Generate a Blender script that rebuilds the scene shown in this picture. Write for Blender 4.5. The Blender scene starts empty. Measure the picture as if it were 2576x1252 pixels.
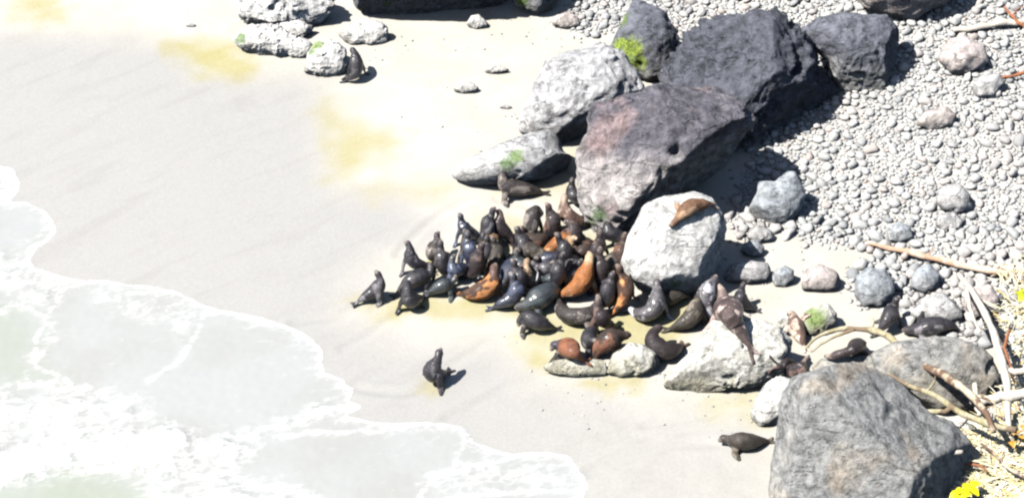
import bpy, bmesh, math, random
import numpy as np
from mathutils import Vector
from mathutils.bvhtree import BVHTree

scene = bpy.context.scene
COL = scene.collection
random.seed(7)
RNG = np.random.default_rng(7)

# ------------------------------------------------------------------ camera
CAM_DIST, CAM_PITCH, CAM_TAN = 100.0, math.radians(38.0), 0.205
cam_d = bpy.data.cameras.new('camera')
cam = bpy.data.objects.new('camera', cam_d)
COL.objects.link(cam)
CAM = np.array([0.0, -CAM_DIST * math.cos(CAM_PITCH), CAM_DIST * math.sin(CAM_PITCH)])
cam.location = CAM
cam.rotation_euler = (math.pi / 2 - CAM_PITCH, 0, 0)
cam_d.sensor_fit = 'HORIZONTAL'
cam_d.angle = 2 * math.atan(CAM_TAN)
cam_d.clip_start, cam_d.clip_end = 1.0, 3000.0
scene.camera = cam

# ------------------------------------------------------------------ light
SUN_EL, SUN_AZ = math.radians(55), math.radians(252)      # azimuth clockwise from +Y
TO_SUN = Vector((math.sin(SUN_AZ) * math.cos(SUN_EL), math.cos(SUN_AZ) * math.cos(SUN_EL), math.sin(SUN_EL)))
world = bpy.data.worlds.new('World')
scene.world = world
world.use_nodes = True
wn = world.node_tree
sky = wn.nodes.new('ShaderNodeTexSky')
sky.sky_type = 'NISHITA'
sky.sun_disc = False
sky.sun_elevation = SUN_EL
sky.sun_rotation = SUN_AZ
bg = wn.nodes['Background']
bg.inputs['Strength'].default_value = 0.05
wn.links.new(sky.outputs['Color'], bg.inputs['Color'])
sun_d = bpy.data.lights.new('sun', 'SUN')
sun_d.energy = 5.0
sun_d.angle = math.radians(0.53)
sun_d.color = (1.0, 0.965, 0.91)
sun = bpy.data.objects.new('sun', sun_d)
COL.objects.link(sun)
sun.rotation_euler = (-TO_SUN).to_track_quat('-Z', 'Y').to_euler()
scene.view_settings.view_transform = 'Standard'
scene.view_settings.look = 'None'
scene.view_settings.gamma = 1.0
scene.view_settings.use_curve_mapping = False
scene.view_settings.exposure = 0.97
scene.cycles.pixel_filter_type = 'BLACKMAN_HARRIS'
scene.cycles.filter_width = 2.3
scene.cycles.max_bounces = 4
scene.cycles.diffuse_bounces = 0

# ------------------------------------------------------------------ pixel <-> ground helpers (photo seen at 2576 x 1252)
FW, FH = 2576.0, 1251.7
FWD = np.array([0.0, math.cos(CAM_PITCH), -math.sin(CAM_PITCH)])
RGT = np.array([1.0, 0.0, 0.0])
UPV = np.array([0.0, math.sin(CAM_PITCH), math.cos(CAM_PITCH)])

def ray(u, v):
    d = FWD + RGT * (2 * u / FW - 1) * CAM_TAN + UPV * (1 - 2 * v / FH) * CAM_TAN * FH / FW
    return d

def sstep(a, b, x):
    t = np.clip((x - a) / (b - a), 0, 1)
    return t * t * (3 - 2 * t)

def _h0(n):
    n = (n ^ (n >> 15)) * np.uint32(2246822519)
    n = (n ^ (n >> 13)) * np.uint32(3266489917)
    return n ^ (n >> 16)

def perlin(P, seed=0):
    P = np.asarray(P, dtype=np.float64)
    I = np.floor(P).astype(np.int64)
    F = P - I
    W = F * F * F * (F * (F * 6 - 15) + 10)
    out = 0
    for dx in (0, 1):
        for dy in (0, 1):
            for dz in (0, 1):
                h = ((I[:, 0] + dx) * 73856093 ^ (I[:, 1] + dy) * 19349663 ^ (I[:, 2] + dz) * 83492791 ^ (seed * 2654435)) & 0xffffffff
                h = _h0(h.astype(np.uint32))
                g1 = (h & 1023) / 511.5 - 1
                g2 = ((h >> 10) & 1023) / 511.5 - 1
                g3 = ((h >> 20) & 1023) / 511.5 - 1
                dot = g1 * (F[:, 0] - dx) + g2 * (F[:, 1] - dy) + g3 * (F[:, 2] - dz)
                w = (W[:, 0] if dx else 1 - W[:, 0]) * (W[:, 1] if dy else 1 - W[:, 1]) * (W[:, 2] if dz else 1 - W[:, 2])
                out = out + w * dot
    return out

def fbm(P, oct=4, seed=0, gain=0.5, ridge=False):
    P = np.asarray(P, dtype=np.float64)
    a, s, tot = 1.0, 0, 0
    for o in range(oct):
        n = perlin(P * 2.0 ** o + 17.3 * o, seed + o)
        if ridge:
            n = 0.5 - np.abs(n) * 1.6
        s = s + a * n
        a *= gain
    return s

def berm_line(x, y):
    # how far a point lies up the cobble bank (metres past its foot)
    return (x - 13.0) * 0.80 + (y - 3.0) * 0.55

def ground(x, y):
    x = np.asarray(x, float); y = np.asarray(y, float)
    z = 0.012 * (x + 4) + 0.004 * y
    b = berm_line(x, y)
    z = z + 1.7 * sstep(-2.0, 14.0, b)
    z = z + 1.6 * sstep(12.0, 24.0, x - 0.6 * (y + 8)) * sstep(2, -10, y)
    z = z - 0.35 * sstep(-9.0, -30.0, x + 0.45 * (y))
    P = np.stack([x.ravel() * 0.22, y.ravel() * 0.22, np.zeros(x.size)], 1)
    z = z + (0.05 * fbm(P, 3, 5)).reshape(x.shape) * (0.4 + 0.6 * sstep(-14, 4, x))
    return z

_TN = 481
_tx = np.linspace(-60, 60, _TN)
_TAB = ground(*np.meshgrid(_tx, _tx, indexing='ij')).tolist()
def gz1(x, y):
    a = min(max((x + 60) * 4, 0), _TN - 1.001); b = min(max((y + 60) * 4, 0), _TN - 1.001)
    i, j = int(a), int(b); a -= i; b -= j
    return (_TAB[i][j] * (1 - a) + _TAB[i + 1][j] * a) * (1 - b) + (_TAB[i][j + 1] * (1 - a) + _TAB[i + 1][j + 1] * a) * b

def at(u, v, h=0.0):
    # point over the ground at height h that is seen at photo position u, v
    d = ray(u, v)
    z = h
    for _ in range(14):
        t = (z - CAM[2]) / d[2]
        p = CAM + d * t
        z = gz1(p[0], p[1]) + h
    return CAM + d * ((z - CAM[2]) / d[2])

def poly_xy(pts):
    return np.array([at(u, v)[:2] for u, v in pts])

def sdist_poly(X, Y, poly):
    # signed distance, positive inside
    best = np.full(X.shape, 1e9)
    inside = np.zeros(X.shape, bool)
    n = len(poly)
    for i in range(n):
        ax, ay = poly[i]; bx, by = poly[(i + 1) % n]
        ex, ey = bx - ax, by - ay
        t = np.clip(((X - ax) * ex + (Y - ay) * ey) / (ex * ex + ey * ey + 1e-12), 0, 1)
        best = np.minimum(best, np.hypot(X - ax - t * ex, Y - ay - t * ey))
        if abs(by - ay) > 1e-12:
            c = ((ay > Y) != (by > Y)) & (X < ex * (Y - ay) / ey + ax)
            inside ^= c
    return np.where(inside, best, -best)

def dist_line(X, Y, pl):
    best = np.full(X.shape, 1e9)
    for i in range(len(pl) - 1):
        ax, ay = pl[i]; bx, by = pl[i + 1]
        ex, ey = bx - ax, by - ay
        t = np.clip(((X - ax) * ex + (Y - ay) * ey) / (ex * ex + ey * ey + 1e-12), 0, 1)
        best = np.minimum(best, np.hypot(X - ax - t * ex, Y - ay - t * ey))
    return best

def smooth_line(pts, n=6):
    P = np.asarray(pts, float)
    out = []
    for i in range(len(P) - 1):
        p0 = P[max(i - 1, 0)]; p1 = P[i]; p2 = P[i + 1]; p3 = P[min(i + 2, len(P) - 1)]
        for k in range(n):
            t = k / n
            out.append(0.5 * (2 * p1 + (p2 - p0) * t + (2 * p0 - 5 * p1 + 4 * p2 - p3) * t * t + (3 * p1 - p0 - 3 * p2 + p3) * t ** 3))
    out.append(P[-1])
    return np.array(out)

# ------------------------------------------------------------------ mesh helpers
def mesh_obj(name, verts, faces, mat=None, parent=None, smooth=True, loc=None):
    me = bpy.data.meshes.new(name)
    verts = np.asarray(verts, float)
    if loc is not None:
        verts = verts - np.asarray(loc)
    me.from_pydata(verts.tolist(), [], faces if isinstance(faces, list) else faces.tolist())
    me.update()
    if smooth:
        me.polygons.foreach_set('use_smooth', [True] * len(me.polygons))
    o = bpy.data.objects.new(name, me)
    COL.objects.link(o)
    if mat: me.materials.append(mat)
    if loc is not None: o.location = loc
    if parent: 
        o.parent = parent
        o.matrix_parent_inverse.identity()
    return o

def set_attr(o, name, vals):
    a = o.data.attributes.new(name, 'FLOAT', 'POINT')
    a.data.foreach_set('value', np.asarray(vals, np.float32))

def tag(o, label=None, cat=None, group=None, kind=None):
    if label: o['label'] = label
    if cat: o['category'] = cat
    if group: o['group'] = group
    if kind: o['kind'] = kind
    return o

def grid_faces(nx, ny):
    i = np.arange(nx - 1); j = np.arange(ny - 1)
    I, J = np.meshgrid(i, j, indexing='ij')
    a = (I * ny + J).ravel()
    return np.stack([a, a + ny, a + ny + 1, a + 1], 1)

_ICO = {}
def ico(sub):
    if sub not in _ICO:
        bm = bmesh.new()
        bmesh.ops.create_icosphere(bm, subdivisions=sub, radius=1)
        v = np.array([x.co[:] for x in bm.verts]); f = np.array([[y.index for y in x.verts] for x in bm.faces])
        bm.free()
        _ICO[sub] = (v, f)
    return _ICO[sub]

# ------------------------------------------------------------------ material helpers
class NT:
    def __init__(s, name):
        s.m = bpy.data.materials.new(name)
        s.m.use_nodes = True
        s.t = s.m.node_tree
        s.b = s.t.nodes['Principled BSDF']
    def n(s, typ, **kw):
        x = s.t.nodes.new(typ)
        for k, v in kw.items(): setattr(x, k, v)
        return x
    def l(s, a, b): s.t.links.new(a, b)
    def coord(s, scale=None, which='Object'):
        tc = s.n('ShaderNodeTexCoord')
        if scale is None: return tc.outputs[which]
        mp = s.n('ShaderNodeMapping')
        mp.inputs['Scale'].default_value = scale if hasattr(scale, '__len__') else (scale,) * 3
        s.l(tc.outputs[which], mp.inputs['Vector'])
        return mp.outputs['Vector']
    def noise(s, vec, scale, detail=4, rough=0.55, dist=0.0):
        x = s.n('ShaderNodeTexNoise')
        x.inputs['Scale'].default_value = scale; x.inputs['Detail'].default_value = detail
        x.inputs['Roughness'].default_value = rough; x.inputs['Distortion'].default_value = dist
        s.l(vec, x.inputs['Vector'])
        return x.outputs['Fac']
    def ramp(s, fac, lo, hi, a=0.0, b=1.0):
        x = s.n('ShaderNodeMapRange', interpolation_type='SMOOTHSTEP')
        x.inputs['From Min'].default_value = lo; x.inputs['From Max'].default_value = hi
        x.inputs['To Min'].default_value = a; x.inputs['To Max'].default_value = b
        s.l(fac, x.inputs['Value'])
        return x.outputs['Result']
    def math(s, op, a, b=None):
        x = s.n('ShaderNodeMath', operation=op)
        for i, q in enumerate((a, b)):
            if q is None: continue
            if isinstance(q, (int, float)): x.inputs[i].default_value = q
            else: s.l(q, x.inputs[i])
        return x.outputs[0]
    def mix(s, fac, a, b):
        x = s.n('ShaderNodeMix', data_type='RGBA')
        if isinstance(fac, (int, float)): x.inputs['Factor'].default_value = fac
        else: s.l(fac, x.inputs['Factor'])
        for k, q in (('A', a), ('B', b)):
            i = [y for y in x.inputs if y.name == k and y.type == 'RGBA'][0]
            if isinstance(q, tuple): i.default_value = (*q, 1)
            else: s.l(q, i)
        return [y for y in x.outputs if y.type == 'RGBA'][0]
    def mult(s, col, fac):
        x = s.n('ShaderNodeMix', data_type='RGBA', blend_type='MULTIPLY')
        x.inputs['Factor'].default_value = 1.0
        A = [y for y in x.inputs if y.name == 'A' and y.type == 'RGBA'][0]
        B = [y for y in x.inputs if y.name == 'B' and y.type == 'RGBA'][0]
        s.l(col, A); s.l(fac, B)
        return [y for y in x.outputs if y.type == 'RGBA'][0]
    def attr(s, name):
        x = s.n('ShaderNodeAttribute'); x.attribute_name = name
        return x.outputs['Fac']
    def bump(s, h, strength, dist):
        x = s.n('ShaderNodeBump')
        x.inputs['Strength'].default_value = strength; x.inputs['Distance'].default_value = dist
        s.l(h, x.inputs['Height']); s.l(x.outputs['Normal'], s.b.inputs['Normal'])
    def col(s, c):
        if isinstance(c, tuple): s.b.inputs['Base Color'].default_value = (*c, 1)
        else: s.l(c, s.b.inputs['Base Color'])
    def rough(s, r):
        if isinstance(r, (int, float)): s.b.inputs['Roughness'].default_value = r
        else: s.l(r, s.b.inputs['Roughness'])
    def spec(s, v): s.b.inputs['Specular IOR Level'].default_value = v

# ------------------------------------------------------------------ sand
def axis(lo, hi, step, far):
    core = np.arange(lo, hi + 1e-6, step)
    ext, x, d = [], 0.0, step
    while x < far:
        d *= 1.35; x += d; ext.append(x)
    ext = np.array(ext)
    return np.concatenate([lo - ext[::-1], core, hi + ext])

gx, gy = axis(-27, 27, 0.15, 420), axis(-18, 25, 0.15, 420)
GX, GY = np.meshgrid(gx, gy, indexing='ij')
GZ = ground(GX, GY)
# low ridges, pits and tracks in the dry sand
near = (np.abs(GX) < 28) & (np.abs(GY - 3) < 23)
Pn = np.stack([GX.ravel(), GY.ravel(), np.zeros(GX.size)], 1)
fine = (0.035 * fbm(Pn * np.array([0.9, 1.3, 1]), 4, 31)).reshape(GX.shape)
dry = sstep(-7, 6, GX + 0.25 * GY)
GZ = GZ + near * fine * (0.15 + 0.85 * dry)
for pts, wd, dp in [([(905, 765), (860, 790), (800, 800), (740, 810)], .22, .05), ([(1085, 965), (1040, 985), (960, 985), (890, 975)], .2, .05), ([(1310, 830), (1230, 860), (1150, 910), (1110, 940)], .2, .04),
                    ([(1265, 480), (1180, 500), (1080, 560), (1000, 640)], .2, .05), ([(1000, 790), (930, 840), (860, 880)], .18, .04), ([(1810, 1115), (1700, 1120), (1560, 1160), (1480, 1190)], .22, .05),
                    ([(1380, 930), (1300, 960), (1200, 1010), (1120, 1050)], .18, .04), ([(1420, 560), (1330, 520), (1250, 500)], .2, .05), ([(1880, 1000), (1780, 1040), (1620, 1070)], .2, .04)]:
    Lw = poly_xy(smooth_line(pts, 6))
    dd_ = dist_line(GX + 0.25 * fine / 0.035 * 0.3, GY, Lw)
    GZ = GZ + near * dp * (-np.exp(-(dd_ / wd) ** 2) + 0.5 * np.exp(-((dd_ - 1.7 * wd) / (0.6 * wd)) ** 2))
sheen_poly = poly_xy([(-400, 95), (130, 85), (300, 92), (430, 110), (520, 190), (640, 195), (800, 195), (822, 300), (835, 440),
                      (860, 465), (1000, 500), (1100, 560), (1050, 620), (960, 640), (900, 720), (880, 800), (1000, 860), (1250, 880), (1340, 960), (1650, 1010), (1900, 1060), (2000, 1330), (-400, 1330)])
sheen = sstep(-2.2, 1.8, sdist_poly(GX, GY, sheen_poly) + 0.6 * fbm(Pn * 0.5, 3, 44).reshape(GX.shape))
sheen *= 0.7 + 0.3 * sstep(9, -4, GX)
och = np.zeros(GX.shape)  # ochre patches: gaps in the sky reflection on the sand, painted as colour
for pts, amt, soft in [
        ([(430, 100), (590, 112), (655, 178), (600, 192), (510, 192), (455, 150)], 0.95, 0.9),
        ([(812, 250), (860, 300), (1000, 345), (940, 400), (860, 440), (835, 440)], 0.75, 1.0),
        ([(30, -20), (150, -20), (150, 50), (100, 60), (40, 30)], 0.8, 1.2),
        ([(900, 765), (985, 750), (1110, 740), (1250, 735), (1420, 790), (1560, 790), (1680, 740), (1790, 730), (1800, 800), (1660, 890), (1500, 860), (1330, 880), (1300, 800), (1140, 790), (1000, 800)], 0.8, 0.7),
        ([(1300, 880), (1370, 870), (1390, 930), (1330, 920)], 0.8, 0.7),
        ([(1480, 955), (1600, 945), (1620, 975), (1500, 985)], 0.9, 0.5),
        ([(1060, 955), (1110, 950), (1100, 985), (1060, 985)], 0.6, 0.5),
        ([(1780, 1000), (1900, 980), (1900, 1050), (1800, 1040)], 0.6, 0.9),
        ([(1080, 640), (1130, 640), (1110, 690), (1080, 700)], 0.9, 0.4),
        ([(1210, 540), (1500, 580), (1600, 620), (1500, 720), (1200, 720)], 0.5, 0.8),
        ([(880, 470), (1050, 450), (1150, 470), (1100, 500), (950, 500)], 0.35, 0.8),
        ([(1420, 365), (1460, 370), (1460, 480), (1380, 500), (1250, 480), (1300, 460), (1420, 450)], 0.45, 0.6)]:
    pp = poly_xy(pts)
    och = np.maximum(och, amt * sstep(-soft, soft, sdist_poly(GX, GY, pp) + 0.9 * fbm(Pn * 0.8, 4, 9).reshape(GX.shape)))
cob_poly = poly_xy([(1395, 60), (1470, -30), (1600, -120), (2700, -300), (3000, 500), (2900, 900), (2700, 960), (2576, 900), (2430, 850), (2290, 800), (2160, 765),
                    (2130, 700), (2200, 640), (2080, 610), (1960, 590), (1840, 585), (1830, 540), (1900, 380), (1930, 340), (2100, 245), (2000, 110), (1940, 40), (1800, 70), (1700, 160), (1690, 60), (1560, 60), (1500, 100)])
gravel = sstep(-0.5, 0.5, sdist_poly(GX, GY, cob_poly))
m = NT('sand')
o3 = m.coord()
n1 = m.noise(o3, 0.35, 5, 0.6)
tcs = m.n('ShaderNodeTexCoord'); mps = m.n('ShaderNodeMapping')
mps.vector_type = 'TEXTURE'; mps.inputs['Rotation'].default_value = (0, 0, math.radians(36)); mps.inputs['Scale'].default_value = (4.2, 0.7, 1)
m.l(tcs.outputs['Object'], mps.inputs['Vector'])
n2 = m.noise(mps.outputs['Vector'], 0.8, 6, 0.62, 0.5)
grain = m.noise(o3, 9.0, 5, 0.7)
dryc = m.mix(m.ramp(n1, 0.3, 0.7), (0.395, 0.375, 0.325), (0.43, 0.415, 0.38))
wet_sheenc = m.mix(m.ramp(n2, 0.30, 0.52), (0.316, 0.309, 0.296), (0.335, 0.329, 0.317))  # wet sand; its grey is the sky sheen painted into the base colour
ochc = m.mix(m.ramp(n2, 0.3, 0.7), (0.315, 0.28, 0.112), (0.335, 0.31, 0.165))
c = m.mix(m.attr('sheen'), dryc, wet_sheenc)
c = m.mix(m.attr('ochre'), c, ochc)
c = m.mix(m.attr('gravel'), c, m.mix(m.ramp(grain, 0.4, 0.6), (0.33, 0.325, 0.31), (0.44, 0.43, 0.41)))
gr = m.n('ShaderNodeCombineColor')
gv = m.ramp(grain, 0.25, 0.75, 0.92, 1.05)
for k in range(3): m.l(gv, gr.inputs[k])
m.col(m.mult(c, gr.outputs[0]))
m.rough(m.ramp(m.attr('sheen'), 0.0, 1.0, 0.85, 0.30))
m.spec(0.4)
m.bump(m.noise(o3, 2.2, 6, 0.7), 0.25, 0.06)
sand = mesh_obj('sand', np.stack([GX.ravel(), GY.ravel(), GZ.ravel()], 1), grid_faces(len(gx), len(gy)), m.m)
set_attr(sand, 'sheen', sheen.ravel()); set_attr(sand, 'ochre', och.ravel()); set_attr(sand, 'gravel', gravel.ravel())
tag(sand, kind='structure')

# ------------------------------------------------------------------ swash water with foam
shore = smooth_line([(-250, 400), (-60, 408), (0, 420), (30, 426), (47, 452), (44, 482), (26, 506), (70, 511), (112, 531), (136, 570), (128, 598), (84, 634), (76, 664), (130, 688), (190, 704),
                     (250, 707), (350, 718), (430, 730), (480, 750), (522, 771), (600, 788), (680, 804), (732, 826), (782, 851), (806, 878), (810, 910),
                     (822, 936), (862, 956), (886, 986), (878, 1008), (905, 1022), (880, 1045), (940, 1062), (1040, 1063), (1110, 1065), (1172, 1073), (1182, 1092), (1216, 1121), (1282, 1141),
                     (1350, 1138), (1420, 1146), (1452, 1172), (1476, 1214), (1464, 1246), (1430, 1290), (1380, 1400)], 5)
shore_w = poly_xy(shore)
wpoly = np.concatenate([shore_w, [[shore_w[-1][0], -60], [-70, -60], [-70, shore_w[0][1]]]])
wx, wy = np.arange(-31, 4.5, 0.085), np.arange(-21, 11.5, 0.085)
wx = np.concatenate([-31 - np.cumsum(np.geomspace(.1, 12, 24))[::-1], wx]); wy = np.concatenate([-21 - np.cumsum(np.geomspace(.1, 8, 20))[::-1], wy])
WX, WY = np.meshgrid(wx, wy, indexing='ij')
Pw = np.stack([WX.ravel(), WY.ravel(), np.zeros(WX.size)], 1)
wob = fbm(Pw * 0.9, 4, 71).reshape(WX.shape)
wob2 = fbm(Pw * 2.6, 4, 72).reshape(WX.shape)
SD = sdist_poly(WX, WY, wpoly) + 0.10 * wob + 0.05 * wob2
edge = np.exp(-(np.clip(np.abs(SD - 0.05), 0, None)) ** 2 / 0.0038) * np.clip(0.75 + 1.3 * wob + 0.5 * wob2, 0.15, 1)
foam = np.clip(0.42 + 0.5 * wob2, 0, 1) * np.exp(-np.clip(SD, 0, None) / 0.55)
for pts, wd, amt in [
        ([(520, 772), (505, 815), (488, 850), (455, 905), (395, 945), (365, 965)], .10, .8),
        ([(90, 860), (120, 800), (150, 745), (165, 720)], .12, .5),
        ([(95, 850), (90, 920), (140, 940), (190, 970)], .10, .55),
        ([(0, 978), (90, 965), (200, 985), (300, 1000), (345, 1018), (362, 1052)], .30, .6),
        ([(0, 690), (60, 680), (100, 700), (150, 735)], .25, .6), ([(0, 790), (40, 770), (110, 800), (130, 860), (90, 900)], .22, .6),
        ([(880, 1012), (800, 1045), (720, 1075), (650, 1085), (590, 1105)], .32, .6),
        ([(600, 1120), (585, 1170), (590, 1205), (640, 1225), (720, 1232), (780, 1255)], .22, 1.0),
        ([(1170, 1085), (1165, 1120), (1150, 1160), (1140, 1180), (1080, 1215), (1060, 1250)], .12, .7),
        ([(1350, 1145), (1250, 1160), (1150, 1180), (1090, 1200)], .16, .6),
        ([(1465, 1232), (1390, 1235), (1290, 1238), (1200, 1245), (1120, 1260)], .16, .6),
        ([(250, 760), (330, 740), (420, 745)], .15, .3), ([(1040, 1072), (940, 1085), (800, 1090), (690, 1100)], .16, .55)]:
    L = poly_xy(smooth_line(pts, 5))
    d = dist_line(WX + 0.16 * wob2, WY + 0.16 * wob, L)
    foam = np.maximum(foam, amt * np.clip(0.75 + 0.9 * wob2, 0, 1.2) * np.exp(-np.abs(d) / (wd * (1.1 + 1.2 * np.abs(wob)))))
    if wd < .2: edge = np.maximum(edge, 0.35 * np.clip(0.45 + 1.8 * wob2 + 1.0 * wob, 0, 1) * np.exp(-(d / (wd * .55)) ** 2))
churn = np.zeros(WX.shape)
for pts, amt, soft in [
        ([(-300, 1130), (0, 1130), (150, 1085), (350, 1070), (560, 1105), (610, 1125), (590, 1165), (500, 1160), (420, 1200), (330, 1200), (200, 1170), (60, 1210), (-300, 1260)], 1.0, .9),
        ([(0, 985), (180, 985), (340, 1020), (360, 1065), (150, 1085), (0, 1130), (-300, 1140), (-300, 985)], .6, .9),
        ([(360, 1065), (600, 1090), (870, 1000), (885, 990), (880, 1030), (700, 1090), (620, 1120)], .6, .6),
        ([(0, 640), (70, 660), (160, 715), (100, 760), (-50, 720)], .6, .6),
        ([(-300, 400), (40, 430), (45, 480), (20, 505), (-300, 560)], .75, .5),
        ([(300, 1190), (560, 1160), (600, 1210), (750, 1245), (780, 1330), (350, 1330), (380, 1230)], .55, .8),
        ([(1090, 1200), (1180, 1160), (1420, 1160), (1465, 1225), (1250, 1240), (1060, 1260)], .42, .5),
        ([(200, 720), (430, 740), (520, 780), (480, 850), (300, 800)], .32, .8)]:
    churn = np.maximum(churn, amt * sstep(-soft, soft, sdist_poly(WX, WY, poly_xy(pts)) + 0.5 * wob))
deep = sstep(-1.5, 2.0, sdist_poly(WX, WY, poly_xy([(-400, 1220), (60, 1215), (190, 1180), (330, 1205), (380, 1250), (330, 1500), (-400, 1500)])) + 0.6 * wob)
deep = np.maximum(deep, 0.6 * sstep(-1, 1.2, sdist_poly(WX, WY, poly_xy([(-200, 720), (60, 770), (110, 830), (80, 900), (150, 960), (0, 970), (-200, 980)])) + .5 * wob))
gz = ground(WX, WY)
rim = np.exp(-np.clip(SD - 0.10, -1, None) ** 2 / 0.02)
foam_all = np.clip(np.maximum(foam, churn * np.clip(0.75 + 0.9 * wob2 + 0.4 * wob, 0, 1.2)), 0, 1)
surge = sstep(0, 1, churn) ** 2
WZ = gz + np.clip(SD * 0.35, -0.12, 0.022) + 0.02 * np.clip(SD - .3, 0, 3) / 3 + 0.012 * rim * (SD > -0.05) + 0.02 * foam_all * (SD > 0.1) + 0.22 * surge * (0.7 + 0.5 * wob) * sstep(.2, 1.5, SD) \
     + 0.006 * np.clip(SD, 0, 2) * wob2
m = NT('swash_water')
o3 = m.coord()
fa = m.attr('foam')
lace = m.n('ShaderNodeTexVoronoi', feature='DISTANCE_TO_EDGE')
mpv = m.n('ShaderNodeMixRGB', blend_type='ADD'); mpv.inputs[0].default_value = 0.35
nn = m.n('ShaderNodeTexNoise'); nn.inputs['Scale'].default_value = 1.3; nn.inputs['Detail'].default_value = 4
m.l(o3, nn.inputs['Vector']); m.l(o3, mpv.inputs[1]); m.l(nn.outputs['Color'], mpv.inputs[2])
m.l(mpv.outputs[0], lace.inputs['Vector']); lace.inputs['Scale'].default_value = 2.6
lacef = m.ramp(lace.outputs['Distance'], 0.0, 0.16, 1.0, 0.0)
fb = m.noise(o3, 3.5, 7, 0.7, 0.8)
mpf = m.n('ShaderNodeMapping', vector_type='TEXTURE'); mpf.inputs['Rotation'].default_value = (0, 0, math.radians(14)); mpf.inputs['Scale'].default_value = (1.7, 0.55, 1)
m.l(mpv.outputs[0], mpf.inputs['Vector'])
streak = m.noise(mpf.outputs['Vector'], 1.7, 8, 0.72, 0.6)
veil = m.math('MULTIPLY', fa, m.math('ADD', m.ramp(streak, 0.36, 0.64), m.math('MULTIPLY', lacef, 0.35)))
veil = m.math('ADD', veil, m.math('MULTIPLY', m.ramp(fa, 0.55, 1.0), 0.55))
fmask = m.math('ADD', veil, m.math('MULTIPLY', m.attr('edge'), 1.0))
fmask = m.math('ADD', fmask, m.math('MULTIPLY', m.ramp(streak, 0.55, 0.75), 0.22))
fmask = m.ramp(fmask, 0.0, 1.0)
wcol = m.mix(m.ramp(m.noise(o3, 0.3, 4, 0.5, 0.5), 0.35, 0.65), (0.312, 0.316, 0.305), (0.330, 0.340, 0.338))
wcol = m.mix(m.attr('deep'), wcol, (0.275, 0.305, 0.255))
m.col(m.mix(fmask, wcol, (0.80, 0.81, 0.80)))
m.rough(m.ramp(fmask, 0, 1, 0.12, 0.8))
m.spec(0.5)
m.bump(m.math('ADD', m.noise(o3, 5.0, 6, 0.65, 0.5), m.math('MULTIPLY', fmask, 0.3)), 0.10, 0.04)
water = mesh_obj('swash_water', np.stack([WX.ravel(), WY.ravel(), WZ.ravel()], 1), grid_faces(len(wx), len(wy)), m.m)
keep = SD.ravel() > -0.45
set_attr(water, 'foam', foam_all.ravel()); set_attr(water, 'edge', np.clip(edge, 0, 1).ravel()); set_attr(water, 'deep', deep.ravel())
bm = bmesh.new(); bm.from_mesh(water.data)
bm.verts.ensure_lookup_table()
bmesh.ops.delete(bm, geom=[v for v in bm.verts if not keep[v.index]], context='VERTS')
bm.to_mesh(water.data); bm.free()
tag(water, kind='structure')

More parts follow.
